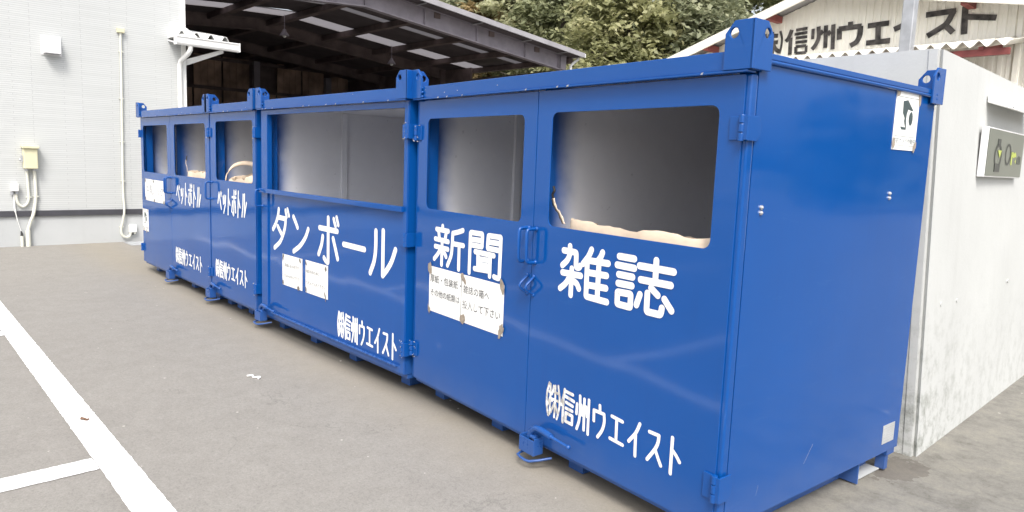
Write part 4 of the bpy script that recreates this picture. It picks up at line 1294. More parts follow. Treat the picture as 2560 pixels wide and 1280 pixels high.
def container(label, x, y, rotz, W):
    t = thing('recycling_container', label, 'container', (x, y, 0), rotz, 'blue recycling containers in a row')
    g = 0.016          # body stands this far outside the door line on both sides
    XL, XR = -W - g, g*0 + 0.006
    if W < 2.2 and W > 2.1: XR = 0.0
    XL = -W - 0.006
    if W > 2.2 and W < 2.255: XR = 0.017          # the nearest box has a fat rounded corner post
    fat = XR > 0.01
    # skin: outer faces blue, lining primer grey
    s = MB()
    s.box(XR-0.006, XR, 0.047 if fat else 0.012, DEP, ZB, 1.872); s.box(XL, XL+0.006, 0.012, DEP, ZB, 1.872)
    s.box(XL+0.006, XR-0.006, DEP-0.006, DEP, ZB, 1.872)
    s.box(XL+0.006, XR-0.006, 0.05, DEP-0.006, 1.866, 1.872)
    s.cur = 1
    e = 0.002
    s.box(XR-0.012, XR-0.006-e*0.5, 0.05, DEP-0.01, ZB+0.004, 1.862); s.box(XL+0.006+e*0.5, XL+0.012, 0.05, DEP-0.01, ZB+0.004, 1.862)
    s.box(XL+0.013, XR-0.013, DEP-0.016, DEP-0.008, ZB+0.004, 1.862)
    s.box(XL+0.013, XR-0.013, 0.06, DEP-0.018, 1.854, 1.862)
    s.box(XL+0.013, XR-0.013, 0.06, DEP-0.018, ZB+0.005, ZB+0.012)
    # stiffening ribs on the inside of the end walls
    s.box(XL+0.012, XL+0.034, 0.735, 0.785, ZB+0.02, 1.85); s.box(XR-0.034, XR-0.012, 0.735, 0.785, ZB+0.02, 1.85)
    s.build('shell', [M['blue'], M['primer']], t)
    for xa, xo, xq in ((XL+0.0072, XL, XL+0.0055), (XR-0.0622, XR-0.0055, XR)):
        f = MB()
        f.box(xa, xa+0.055, 0.046, 0.118, ZB+0.002, 1.850)
        f.box(xo, xq, 0.004, 0.0118, ZB+0.001, 1.8215)
        a_, b_ = (xq, xq+0.010) if xo == XL else (xo-0.010, xo)
        f.box(a_, b_, 0.009, 0.0455, ZB+0.001, 1.8215)
        if fat and xo != XL:
            f = MB(); f.box(XR-0.085, XR-0.010, 0.047, 0.118, ZB+0.002, 1.850); f.box(XR-0.036, XR, 0.0063, 0.0465, ZB+0.001, 1.8215)
            f.build('corner_post', M['blue'], t, bevel=0.009, seg=4)
        else:
            f.build('corner_post', M['blue'], t, bevel=0.002)
        MB().box(xa, xa+0.055, DEP-0.08, DEP-0.018, ZB+0.002, 1.850).build('corner_post', M['blue'], t, bevel=0.003)
    MB().box(XL+0.064, XR-0.064, 0.050, 0.11, ZB+0.014, ZB+0.07).build('sill_rail', M['blue'], t, bevel=0.003)
    # top rails
    r_ = MB(); r_.box(XL-0.004, XR+0.004, -0.022, 0.045, 1.832, ZR); r_.box(XL-0.004, XR+0.004, -0.033, 0.020, 1.8225, 1.8318)
    tr_ = r_.build('top_rail', M['blue'], t, bevel=0.003)
    rr = random.Random(int(W*1000)); ch = MB()
    for k in range(int(5*W)):
        cx_ = rr.uniform(XL+0.1, XR-0.12); L_ = rr.uniform(0.003, 0.009)
        if rr.random() < 0.75:
            ch.hexa([(cx_-L_, -0.0342, 1.8235), (cx_+L_*0.7, -0.0342, 1.8245), (cx_+L_*0.7, -0.0325, 1.8245), (cx_-L_, -0.0325, 1.8235)], [(cx_-L_*0.6, -0.0342, 1.8300), (cx_+L_, -0.0342, 1.8322), (cx_+L_, -0.0300, 1.8326), (cx_-L_*0.6, -0.0300, 1.8322)])
        else:
            zz = rr.uniform(1.84, 1.897)
            ch.hexa([(cx_-L_*.6, -0.0228, zz), (cx_+L_*0.4, -0.0228, zz), (cx_+L_*0.4, -0.0215, zz), (cx_-L_*.6, -0.0215, zz)], [(cx_-L_*0.3, -0.0228, zz+L_*.5), (cx_+L_*.6, -0.0228, zz+L_*.4), (cx_+L_*.6, -0.0215, zz+L_*.4), (cx_-L_*0.3, -0.0215, zz+L_*.5)])
    ch.build('paint_chips', M['chip'], tr_)
    MB().box(XL-0.004, XR+0.004, DEP-0.045, DEP+0.02, 1.85, ZR).build('top_rail', M['blue'], t, bevel=0.003)
    for xa, xb, so in ((XR-0.05, XR+0.012, 1), (XL-0.012, XL+0.05, -1)):
        r_ = MB().box(xa, xb, 0.0465, DEP-0.0465, 1.876, ZR-0.002)
        xe_ = xb if so > 0 else xa
        r_.tube([(xe_-so*0.004, 0.05, 1.868), (xe_-so*0.004, DEP-0.05, 1.868)], 0.0085, 8)
        r_.build('top_rail', M['blue'], t, bevel=0.003)
    for sx, xx in ((1, XR+0.024), (-1, XL-0.024)):
        lug(t, xx, -0.036, sx, -1); lug(t, xx, DEP+0.032, sx, 1)
    for pts_, r_w in (([(XL+0.105, -0.030, 1.84), (XL+0.105, -0.030, 1.89)], 0.007), ([(XR+0.016, DEP-0.04, 1.875), (XR+0.016, DEP-0.04, 1.835)], 0.009)):
        w_ = MB(); weld(w_, pts_, r_w); w_.build('weld_bead', M['blue_part'], t, smooth=True)
    # skids and fork pockets
    for k, xa in enumerate((XL+0.10, XL+0.10+(W-0.25)*0.30, XL+0.10+(W-0.25)*0.62, XR-0.20)):
        ft = MB()
        ft.box(xa, xa+0.10, 0.115, 0.125, 0.002, ZB-0.006); ft.box(xa, xa+0.10, 0.125, DEP-0.10, 0.002, 0.010)
        ft.box(xa, xa+0.008, 0.126, DEP-0.10, 0.010, ZB-0.006); ft.box(xa+0.092, xa+0.10, 0.126, DEP-0.10, 0.010, ZB-0.006)
        ft.build('skid', M['blue'], t, bevel=0.002)
    for ya, yb in ((0.03, 0.10), (DEP-0.10, DEP-0.02)):
        MB().box(XL+0.004, XR-0.004, ya, yb, ZB-0.030, ZB-0.004).build('base_rail', M['blue'], t)
    MB().box(XR-0.30, XR-0.012, 1.145, 1.155, 0.008, ZB-0.004).build('fork_pocket', M['blue_part'], t, bevel=0.002)
    MB().box(XR-0.06, XR-0.012, 1.425, 1.46, 0.012, ZB-0.004).build('fork_pocket', M['blue_part'], t, bevel=0.002)
    MB().box(XL+0.05, XR-0.32, 0.62, 0.66, 0.004, ZB-0.006).build('light_block_beam', M['blue'], t)  # added beam, stops light from behind so the gap underneath goes dark
    MB().box(XR-0.30, XR-0.035, 1.156, 1.424, 0.008, 0.013).build('pocket_plate', M['found'], t)
    return t, XL, XR

def lettering(parent, glyphs, half, fx, mat='vinyl', y0=-0.0013):
    lb = MB()
    for gg in glyphs: strokes(lb, GLYPHS[gg], half, fx, y0)
    o = lb.build('lettering', M[mat], parent); fix_normals(o)
    return o
ident = lambda a, b: (a, b)
CO = [GLYPHS['co1'], GLYPHS['co2']]

# box A: newspapers and magazines, set slightly askew
A, XL, XR = container('nearest blue box with two windowed doors, lettered for newspapers and magazines', 2.28402, -0.14864, -0.08155, 2.25)
dL = window_door('door', -2.238, -1.1285, (-2.131, -1.226, 1.187, 1.713), A)
dR = window_door('door', -1.1245, -0.003, (-1.020, -0.104, 1.189, 1.716), A)
lettering(dL, ['shinbun'], 0.0142, ident)
lettering(dR, ['zasshi'], 0.0148, ident)
lettering(dR, ['co1', 'co2'], 0.0080, ident, 'vinyl_worn')
u_handle(dL, -1.158, 1.003, 1.166); u_handle(dR, -1.098, 1.003, 1.166)
v_hook(dL, -1.152, 0.887); v_hook(dR, -1.104, 0.885)
make_hinge(A, 0.004, 1.632); make_hinge(A, 0.004, 0.300, h=0.11)
make_hinge(A, -2.246, 1.632, 'start', body='front', wear=True); make_hinge(A, -2.246, 0.305, 'start', body='front', wear=True)
make_latch(A, -1.093)
pz = MB(); pz.box(-1.136, -1.124, 0.06, DEP-0.02, ZB+0.02, 1.85); pz.box(-1.150, -1.110, 0.0602, 0.0902, ZB+0.02, 1.85)
pz.build('partition', M['primer'], A)
for yy, zz in ((0.122, 1.333), (0.122, 1.353), (1.139, 1.385), (1.139, 1.406)):
    MB().cyl((XR-0.001, yy, zz), (XR+0.006, yy, zz), 0.009, 6).ball((XR+0.006, yy, zz), 0.006, 8, 4).build('bolt', M['steel'], A)
dp = MB().box(XR+0.0002, XR+0.0025, 1.338, 1.463, 0.168, 0.264).build('data_plate', M['plate'], A, bevel=0.001)
ln = MB()
for k, zz in enumerate((0.245, 0.218, 0.214, 0.196, 0.180)):
    ln.box(XR+0.0026, XR+0.003, 1.348, 1.453 - 0.02*(k % 3), zz, zz+0.0022)
ln.build('plate_lines', M['ink_pale'], dp)
sc = MB()
rr = random.Random(5)
for (ya, za, yb, zb_) in ((0.250, 0.205, 0.262, 0.245), (0.60, 0.250, 0.665, 0.325)):
    sc.add([(XR+0.0006, ya, za), (XR+0.0006, yb, zb_), (XR+0.0006, yb, zb_+0.0025), (XR+0.0006, ya, za+0.0015)], [(0,1,2,3)])
o = sc.build('scratches', M['ink_pale'], A); fix_normals(o, (1,0,0))

# box B: cardboard, one wide framed door
B, XL, XR = container('blue box with a wide open front above a framed panel, lettered for cardboard', 0.0, 0.0, 0.0, 2.15)
d = MB()
d.box(-2.142, -2.030, 0.0, 0.042, ZB, ZT); d.box(-0.048, -0.006, 0.0, 0.042, ZB, ZT)
d.box(-2.030, -0.048, 0.0, 0.042, 1.782, ZT); d.box(-2.030, -0.048, 0.0, 0.042, ZB, 0.165)
d.box(-2.030, -0.048, 0.0125, 0.0185, 0.165, 1.150)
DB = d.build('door', M['blue'], B, bevel=0.0025)
rl = MB().box(-2.142, -0.030, -0.024, -0.0008, 1.148, 1.184)
rl.build('crossbar', M['blue'], DB, bevel=0.003)
rl = MB().box(-1.94, -0.075, -0.016, -0.0008, 0.158, 0.168)
rl.build('bottom_lip', M['blue_part'], DB, bevel=0.002)
lettering(DB, ['danboru'], 0.0195, ident, y0=0.0112)
lettering(DB, ['co1', 'co2'], 0.0088, bbox_map(CO, -0.864, -0.112, 0.188, 0.372), y0=0.0112)
for zz in (1.64, 0.98, 0.29): make_hinge(B, -0.002, zz, body='side', wear=(zz != .98))
u_handle(B, -2.118, 1.035, 1.17)
make_latch(B, -2.155)

# box C: PET bottles, single door
C_, XL, XR = container('narrow blue box with a single windowed door, lettered for plastic bottles', -2.2525, 0.0, 0.0, 1.066)
DC = window_door('door', -1.052, -0.010, (-0.922, -0.074, 1.208, 1.745), C_)
lettering(DC, ['petto'], 0.0105, lambda a, b: (a + 2.2525, b))
lettering(DC, ['co1', 'co2'], 0.0088, bbox_map(CO, -0.950, -0.207, 0.284, 0.447))
u_handle(DC, -1.022, 1.02, 1.178)
for zz in (1.64, 0.31): make_hinge(C_, -0.004, zz, body='side', wear=True)
make_latch(C_, -1.068)

# box D: milk cartons and PET bottles
D, XL, XR = container('farthest blue box with two windowed doors, milk carton notice and plastic bottle lettering', -3.330, 0.0, 0.0, 2.258)
dL = window_door('door', -2.248, -1.170, (-2.160, -1.280, 1.197, 1.730), D)
dR = window_door('door', -1.166, -0.010, (-1.040, -0.122, 1.202, 1.733), D)
PB = bbox_map([GLYPHS['petto']], -0.985, -0.252, 0.903, 1.128)
lettering(dR, ['petto'], 0.0105, PB)
lettering(dR, ['co1', 'co2'], 0.0088, bbox_map(CO, -1.046, -0.255, 0.262, 0.428))
u_handle(dL, -1.196, 1.003, 1.168); u_handle(dR, -1.140, 1.003, 1.168)
v_hook(dL, -1.192, 0.885); v_hook(dR, -1.146, 0.885)
for zz in (1.645, 0.31): make_hinge(D, -0.004, zz, body='front', wear=True)
for zz in (1.64, 0.29): make_hinge(D, -2.252, zz, 'start', body='side')
make_latch(D, -1.205)
pz = MB(); pz.box(-1.174, -1.162, 0.06, DEP-0.02, ZB+0.02, 1.85); pz.box(-1.188, -1.148, 0.0602, 0.0902, ZB+0.02, 1.85)
pz.build('partition', M['primer'], D)

# ------------------------------------------------------------------ notices taped to the doors (world poses follow their box)
def on(box_loc, rot):
    return Matrix.Translation(box_loc) @ Matrix.Rotation(rot, 4, 'Z')
MA = on((2.28402, -0.14864, 0), -0.08155); MBx = on((0, 0, 0), 0); MD = on((-3.330, 0, 0), 0)

def wavy_sheet(x0, x1, z0, z1, y, amp, seed, kx=14, kz=8):
    m_ = MB(); vs = []; fs = []
    for j in range(kz+1):
        for i in range(kx+1):
            u, w_ = i/kx, j/kz
            e_ = amp*(0.5 + mnoise.noise(Vector((u*2.2 + seed, w_*1.7, 0.3*seed))))*(4*u*(1-u) + 4*w_*(1-w_))*0.5
            vs.append((x0 + (x1-x0)*u, y - max(0.0, e_), z0 + (z1-z0)*w_))
    for j in range(kz):
        for i in range(kx):
            a = j*(kx+1) + i; fs.append((a, a+1, a+kx+2, a+kx+1))
    return m_.add(vs, fs)

def scrap(mb, x, z, s, y, seed, ang=0.0, asp=1.7):
    """torn bit of tape"""
    r_ = random.Random(seed); k = 11
    pts = []
    for i in range(k):
        a = 2*math.pi*i/k; q = s*r_.uniform(0.65, 1.15)
        u, w_ = q*math.cos(a), q*asp*math.sin(a)
        pts.append((x + u*math.cos(ang) - w_*math.sin(ang), z + u*math.sin(ang) + w_*math.cos(ang)))
    vs = [(a, y, b) for a, b in pts] + [(x, y-0.0012, z)]
    mb.add(vs, [(i, (i+1) % k, k) for i in range(k)])

def notice(label, Mx, x0, x1, z0, z1, yd, lines, tapes, seed, ink='ink', tape='tape', group='paper notices taped to the box doors', rule=None):
    loc = Mx @ Vector(((x0+x1)/2, yd, (z0+z1)/2))
    t = thing('paper_notice', label, 'notice', loc, Mx.to_euler().z, group)
    cx, cz_ = (x0+x1)/2, (z0+z1)/2
    o = wavy_sheet(x0-cx, x1-cx, z0-cz_, z1-cz_, -0.0015, 0.004, seed).build('sheet', M['paper'], t, smooth=True)
    fix_normals(o)
    tm = MB()
    for txt, tx, tz, size, sx in lines:
        text_mb(tm, txt, tx-cx, tz-cz_, size, sx, -0.0062)
    o = tm.build('lettering', M[ink], t)
    if rule:
        MB().box(rule[0]-cx-0.0015, rule[0]-cx+0.0015, -0.0066, -0.006, rule[1]-cz_, rule[2]-cz_).build('rule', M[ink], t)
    for i, (a, b, s_, an, asp) in enumerate(tapes):
        m_ = MB(); scrap(m_, a-cx, b-cz_, s_, -0.0068, seed*17+i, an, asp)
        o = m_.build('tape', M[tape], t); fix_normals(o)
    return t
notice('wide white notice of four lines under the newspaper lettering', MA, -2.070, -1.335, 0.580, 0.850, 0.0,
       [('厚紙・包装紙・', -2.055, 0.762, 0.050, 1.0), ('その他の紙類は', -2.050, 0.680, 0.046, 0.98), ('雑誌の箱へ', -1.705, 0.752, 0.050, 1.0), ('投入して下さい', -1.710, 0.665, 0.052, 0.98)],
       [(-2.060, 0.832, 0.022, 0.15, 1.9), (-1.712, 0.836, 0.020, 0.6, 1.5), (-1.690, 0.815, 0.012, 0.5, 2.2), (-1.350, 0.846, 0.018, 0.4, 2.0), (-1.338, 0.820, 0.012, 0.0, 2.0), (-2.062, 0.590, 0.014, 0.3, 2.0), (-1.706, 0.597, 0.028, 0.0, 1.2), (-1.345, 0.618, 0.022, -0.4, 1.4), (-1.358, 0.585, 0.013, 0.0, 2.0)], 1,
       rule=(-1.722, 0.60, 0.83))
notice('left hand white notice beneath the cardboard lettering', MBx, -1.768, -1.420, 0.426, 0.676, 0.0125,
       [('ご自由にお入れ下さい', -1.750, 0.583, 0.0310, 1.0), ('ゴミは入れないで下さい', -1.752, 0.497, 0.0290, 1.0)],
       [(-1.742, 0.662, 0.013, 0.0, 1.3), (-1.750, 0.640, 0.008, 0.2, 2.0), (-1.450, 0.655, 0.013, 0.6, 1.6), (-1.750, 0.447, 0.013, -0.3, 1.6), (-1.480, 0.437, 0.022, 0.2, 1.0)], 2, ink='ink', tape='tape_dark')
notice('right hand white notice beneath the cardboard lettering', MBx, -1.366, -1.013, 0.427, 0.678, 0.0125,
       [('後の方のために', -1.350, 0.585, 0.031, 1.0), ('たたんで入れて下さい', -1.350, 0.497, 0.031, 1.0)],
       [(-1.350, 0.655, 0.010, 0.6, 2.3), (-1.040, 0.650, 0.016, -0.3, 1.2), (-1.350, 0.452, 0.009, 0.3, 2.6), (-1.050, 0.455, 0.008, 0.4, 3.4), (-1.040, 0.425, 0.006, 0.0, 3.0)], 3, ink='ink', tape='tape_dark')
notice('white notice with faint hand lettering for milk cartons', MD, -2.112, -1.390, 0.866, 1.115, 0.0,
       [('牛乳パック', -2.070, 0.945, 0.125, 1.05)],
       [(-2.095, 1.095, 0.018, 0.0, 1.2), (-1.78, 1.100, 0.018, 0.0, 1.2), (-2.085, 0.888, 0.018, 0.0, 1.2), (-1.755, 0.878, 0.022, 0.2, 1.1), (-1.410, 0.880, 0.018, 0.0, 1.2)], 4, ink='ink_pale', tape='tape_dark')

# security camera warning plates
def camera_plate(label, Mx, w, h, tape_sets):
    t = thing('camera_warning_plate', label, 'sign', Mx.translation, Mx.to_euler().z, 'camera warning plates')
    a, b = w/2, h/2
    MB().box(-a, a, -0.003, 0.0, -b, b).build('plate', M['paper'], t, bevel=0.0008)
    ic = MB()
    def poly(pts, y): ic.add([(p_*w*0.5, y, q_*h*0.5) for p_, q_ in pts], [tuple(range(len(pts)))])
    poly([(-0.42, 0.66), (-0.02, 0.72), (0.50, 0.40), (0.42, 0.36), (0.06, 0.40), (-0.02, 0.24), (-0.05, 0.06), (-0.20, 0.10), (-0.38, 0.26)], -0.0034)
    poly([(-0.20, 0.10), (-0.05, 0.06), (-0.02, -0.10), (-0.06, -0.24), (-0.16, -0.10), (-0.22, 0.0)], -0.0037)
    poly([(-0.50, -0.20), (-0.06, -0.22), (0.0, -0.10), (0.0, -0.30), (-0.40, -0.30)], -0.0040)
    kk = 16
    ic.add([(w*0.5*(0.34 + 0.17*math.cos(2*math.pi*i/kk)), -0.0043, h*0.5*(0.10 + 0.24*math.sin(2*math.pi*i/kk))) for i in range(kk)], [tuple(range(kk))])
    ic.box(-a*0.92, a*0.92, -0.0034, -0.0031, h*0.395, h*0.403); ic.box(-a*0.92, a*0.92, -0.0034, -0.0031, -h*0.262, -h*0.270); ic.box(-a*0.92, a*0.92, -0.0034, -0.0031, -h*0.42, -h*0.427)
    text_mb(ic, '防犯カメラ作動中', 0, -h*0.385, w*0.122, 1.0, -0.0036, align='CENTER')
    o = ic.build('pictogram', M['cam_ink'], t); fix_normals(o)
    for i, (u, v_, s_, an, asp) in enumerate(tape_sets):
        m_ = MB(); scrap(m_, u*a, v_*b, s_, -0.0048 - 0.0003*i, 91+i, an, asp)
        o = m_.build('tape', M['tape'], t); fix_normals(o)
    return t
Mend = MA @ Matrix.Translation((0.0175, 1.228, 1.735)) @ Matrix.Rotation(math.pi/2, 4, 'Z')
camera_plate('white camera warning plate taped high on the end of the nearest blue box', Mend, 0.235, 0.262, [(-0.82, 1.02, 0.020, -0.5, 2.0), (0.98, 0.86, 0.012, 0.1, 3.6), (-0.95, -0.80, 0.014, 0.1, 2.4), (0.92, -0.84, 0.015, -0.4, 2.0)])
Md2 = MD @ Matrix.Translation((-2.128, 0.0, 0.625))
camera_plate('white camera warning plate low at the left edge of the farthest blue box', Md2, 0.215, 0.260, [(-0.5, 0.95, 0.013, 0, 1.3), (0.8, 0.9, 0.013, 0.3, 1.5), (-0.6, -0.9, 0.016, 0, 1.3), (0.4, -0.98, 0.016, 0.3, 1.3)])

# ------------------------------------------------------------------ kraft paper bags hung behind the windows
def kraft_bag(label, Mx, x0, x1, y0, y1, zf, zb_, seed, curl=0.02, strap=None, depth=0.75):
    loc = Mx @ Vector(((x0+x1)/2, (y0+y1)/2, 0))
    t = thing('kraft_paper_bag', label, 'paper bag', loc, Mx.to_euler().z, 'kraft bags inside the boxes')
    cx, cy = (x0+x1)/2, (y0+y1)/2
    k = 96; rows = [(-0.30, 1.0), (-0.08, 1.0), (-0.025, 1.0), (0.0, 1.01), (0.008, 1.04), (-0.004, 1.065), (-0.05, 1.07)]
    vs = []; fs = []
    hx, hy = (x1-x0)/2, (y1-y0)/2
    for i in range(k):
        a = 2*math.pi*i/k
        c_, s_ = math.cos(a), math.sin(a)
        q = (abs(c_)**4 + abs(s_)**4)**-0.25
        u, w_ = c_*q, s_*q
        f = (w_+1)/2
        zt = zf(((u+1)/2)) * (1-f) + zb_(((u+1)/2)) * f
        for dz, sc_ in rows:
            n1 = mnoise.noise(Vector((u*3.1 + seed*3, w_*2.3, dz*9)))
            n2 = mnoise.noise(Vector((u*9 + seed, w_*9, dz*22)))
            yy = w_*hy*sc_
            yy = max(yy + n1*0.014 + n2*0.009, -hy - 0.008)
            vs.append((u*hx*min(sc_, 1.03) + n1*0.008, yy, zt + dz + n1*0.020 + n2*0.012))
    m_ = len(rows)
    for i in range(k):
        j = (i+1) % k
        for r_ in range(m_-1):
            fs.append((i*m_ + r_, j*m_ + r_, j*m_ + r_ + 1, i*m_ + r_ + 1))
    b_ = MB().add(vs, fs)
    b_.build('bag', M['kraft'], t, smooth=True)
    if strap:
        pts, hang = strap
        q = [(a - cx, b - cy, c) for a, b, c in pts]
        sm_ = sm3(q, 6)
        mb_ = MB(); vs = []; fs = []
        for i, p_ in enumerate(sm_):
            w2 = 0.016
            vs += [(p_.x - w2, p_.y, p_.z + 0.004*math.sin(i*1.3)), (p_.x + w2, p_.y - 0.008, p_.z - 0.004*math.sin(i*1.3))]
        for i in range(len(sm_)-1): fs.append((2*i, 2*i+1, 2*i+3, 2*i+2))
        mb_.add(vs, fs)
        o = mb_.build('strap', M['kraft'], t, smooth=True)
        so_ = o.modifiers.new('thickness', 'SOLIDIFY'); so_.thickness = 0.003
        h_ = [(a - cx, b - cy, c) for a, b, c in hang]
        MB().tube(sm3(h_, 4), 0.006, 8).build('hanging_cord', M['cord'], t, smooth=True)
    return t
lin = lambda a, b: (lambda u: a + (b-a)*u)
kraft_bag('crumpled kraft bag edge in the magazine window', MA, -1.01, -0.06, 0.055, 0.60, lambda u: 1.236 - 0.034*u - 0.010*math.sin(u*4.2), lambda u: 1.120 + 0.062*u, 5,
          strap=([(-0.985, 0.07, 1.20), (-1.010, 0.065, 1.245), (-1.038, 0.06, 1.275), (-1.058, 0.06, 1.315)], [(-1.056, 0.062, 1.31), (-1.066, 0.062, 1.335), (-1.058, 0.066, 1.352), (-1.070, 0.07, 1.372)]))
kraft_bag('kraft bag corner with upright strap in the window of the farthest box', MD, -0.90, -0.16, 0.055, 0.58, lambda u: 1.262 - 0.015*u - 0.02*math.sin(u*4), lambda u: 1.21, 8,
          strap=([(-0.845, 0.07, 1.24), (-0.840, 0.065, 1.29), (-0.858, 0.06, 1.33), (-0.852, 0.06, 1.365)], [(-0.852, 0.062, 1.36), (-0.846, 0.062, 1.385), (-0.852, 0.066, 1.41)]))
MC = on((-2.2525, 0, 0), 0)
kb = kraft_bag('kraft bag with gaping round mouth in the single door window', MC, -0.86, -0.03, 0.055, 0.56, lambda u: 1.205 + 0.045*math.sin(min(1, max(0, (u-0.30)/0.7))*2.2), lambda u: 1.305 - 0.02*u, 11)
q = [(-0.885,0.08,1.19),(-0.895,0.10,1.27),(-0.875,0.14,1.335),(-0.80,0.2,1.37),(-0.66,0.24,1.365),(-0.50,0.22,1.335),(-0.33,0.15,1.30),(-0.2,0.08,1.27)]
cx, cy = (-0.86-0.03)/2, (0.055+0.56)/2
sm_ = sm3([(a-cx, b-cy, c) for a, b, c in q], 6); vs = []; fs = []
for i, p_ in enumerate(sm_):
    vs += [(p_.x, p_.y-0.006, p_.z - 0.019), (p_.x, p_.y+0.006, p_.z + 0.019)]
for i in range(len(sm_)-1): fs.append((2*i, 2*i+2, 2*i+3, 2*i+1))
o = MB().add(vs, fs).build('rolled_mouth', M['kraft'], kb, smooth=True)
so_ = o.modifiers.new('thickness', 'SOLIDIFY'); so_.thickness = 0.012

# ------------------------------------------------------------------ litter on the asphalt
o = MB().tube(sm3([(-0.885,-0.640,0.008),(-0.86,-0.612,0.012),(-0.835,-0.620,0.008),(-0.81,-0.585,0.010),(-0.79,-0.605,0.007)], 4), 0.0055, 6).build('plastic_scrap', M['paper'], None, smooth=True)
tag(o, 'twisted white plastic scrap on the asphalt before the cardboard box', 'litter')
def leaf(x, y, s, a, mat, label):
    vs = []
    for i in range(9):
        t_ = 2*math.pi*i/9
        u, w_ = s*math.cos(t_), s*0.5*math.sin(t_)
        vs.append((x + u*math.cos(a) - w_*math.sin(a), y + u*math.sin(a) + w_*math.cos(a), 0.008 + 0.006*math.sin(3*t_)))
    vs.append((x, y, 0.006))
    o = MB().add(vs, [(i, (i+1) % 9, 9) for i in range(9)]).build('dead_leaf', mat, None)
    return tag(o, label, 'leaf', 'dead leaves on the asphalt')
leaf(-0.655, -1.625, 0.032, 0.5, M['rust'], 'small brown leaf lying on the white parking line')
#leaf(0.26, -1.345, 0.03, 1.1, M['tape_dark'], 'dark flattened leaf on the asphalt right of the parking line')
leaf(2.90, 2.15, 0.018, 0.2, M['paper'], 'pale bit of leaf on the asphalt beside the concrete wall')
#leaf(1.42, -0.125, 0.03, 0.4, M['kraft'], 'tan leaf at the foot of the nearest box')
#leaf(-0.22, -0.03, 0.02, 0.4, M['kraft'], 'tan leaf under the cardboard box by its right foot')
#leaf(-1.62, -0.02, 0.03, 0.9, M['kraft'], 'tan leaf under the left end of the cardboard box')

# ------------------------------------------------------------------ the wood behind
def crown_mesh(name, seed, rx, rz, nclump, per, size, conical=0.0, droop=0.0):
    R_ = np.random.RandomState(seed)
    c = []
    while len(c) < nclump:
        p_ = R_.uniform(-1, 1, 3)
        d_ = np.linalg.norm(p_)
        if d_ > 1 or d_ < 0.35: continue
        z_ = p_[2]
        tap = 1 - conical*(z_+1)/2
        c.append((p_[0]*rx*tap, p_[1]*rx*tap, z_*rz, R_.uniform(0.6, 1.25), R_.uniform(0, 1)))
    c = np.array(c)
    cl = np.repeat(np.arange(nclump), per)
    k = len(cl)
    off = R_.normal(0, 1, (k, 3)) * (rx*0.135*c[cl, 3])[:, None]
    off[:, 2] *= 0.55
    off[:, 2] -= droop*np.linalg.norm(off[:, :2], axis=1)
    cen = c[cl, :3] + off
    nrm = R_.normal(0, 1, (k, 3)); nrm[:, 2] = np.abs(nrm[:, 2]) + 0.7
    nrm += 0.5*cen/np.array([rx, rx, rz])
    nrm /= np.linalg.norm(nrm, axis=1)[:, None]
    a = R_.normal(0, 1, (k, 3)); a -= nrm*(a*nrm).sum(1)[:, None]; a /= np.linalg.norm(a, axis=1)[:, None]
    b = np.cross(nrm, a)
    s = size*R_.uniform(0.55, 1.25, k)[:, None]
    v0 = cen - a*s; v1 = cen + b*s*0.55 + nrm*s*0.12; v2 = cen + a*s; v3 = cen - b*s*0.55 + nrm*s*0.12
    V = np.stack([v0, v1, v2, v3], 1).reshape(-1, 3)
    me = bpy.data.meshes.new(name)
    me.vertices.add(4*k); me.vertices.foreach_set('co', V.ravel())
    me.loops.add(4*k); me.loops.foreach_set('vertex_index', np.arange(4*k))
    me.polygons.add(k); me.polygons.foreach_set('loop_start', np.arange(k)*4); me.polygons.foreach_set('loop_total', np.full(k, 4))
    at = me.attributes.new('tone', 'FLOAT', 'POINT')
    tone = np.clip(0.62*c[cl, 4] + 0.38*R_.uniform(0, 1, k), 0, 1)
    at.data.foreach_set('value', np.repeat(tone, 4))
    me.update(calc_edges=True); me.validate()
    return me
def trunk_mb(h, rx, seed, r0=0.22):
    r_ = random.Random(seed); m_ = MB()
    m_.tube([(0,0,-0.4),(0.03,0.02,h*0.25),(-0.05,0.06,h*0.5),(0.06,0,h*0.75),(0,0,h)], [r0*1.25, r0, r0*0.8, r0*0.5, r0*0.15], 9)
    for i in range(9):
        z0 = h*r_.uniform(0.35, 0.85); a = r_.uniform(0, 2*math.pi); L = rx*r_.uniform(0.5, 0.9)
        m_.tube([(0,0,z0), (math.cos(a)*L*.5, math.sin(a)*L*.5, z0+L*.30), (math.cos(a)*L, math.sin(a)*L, z0+L*.42)], [r0*0.35, r0*0.22, r0*0.06], 6)
    return m_
KIND = {
 'broad': (crown_mesh('broad_crown', 1, 2.6, 3.6, 95, 120, 0.185), 2.6, 3.6),
 'maple': (crown_mesh('layered_crown', 2, 2.9, 3.2, 80, 150, 0.165, 0.25, 0.25), 2.9, 3.2),
 'conifer': (crown_mesh('conical_crown', 3, 1.9, 5.2, 100, 110, 0.16, 0.75, 0.45), 1.9, 5.2),
}
TM = {k_: trunk_mb(8.2 if k_ != 'conifer' else 11, v_[1], 5) for k_, v_ in KIND.items()}
TMESH = {}
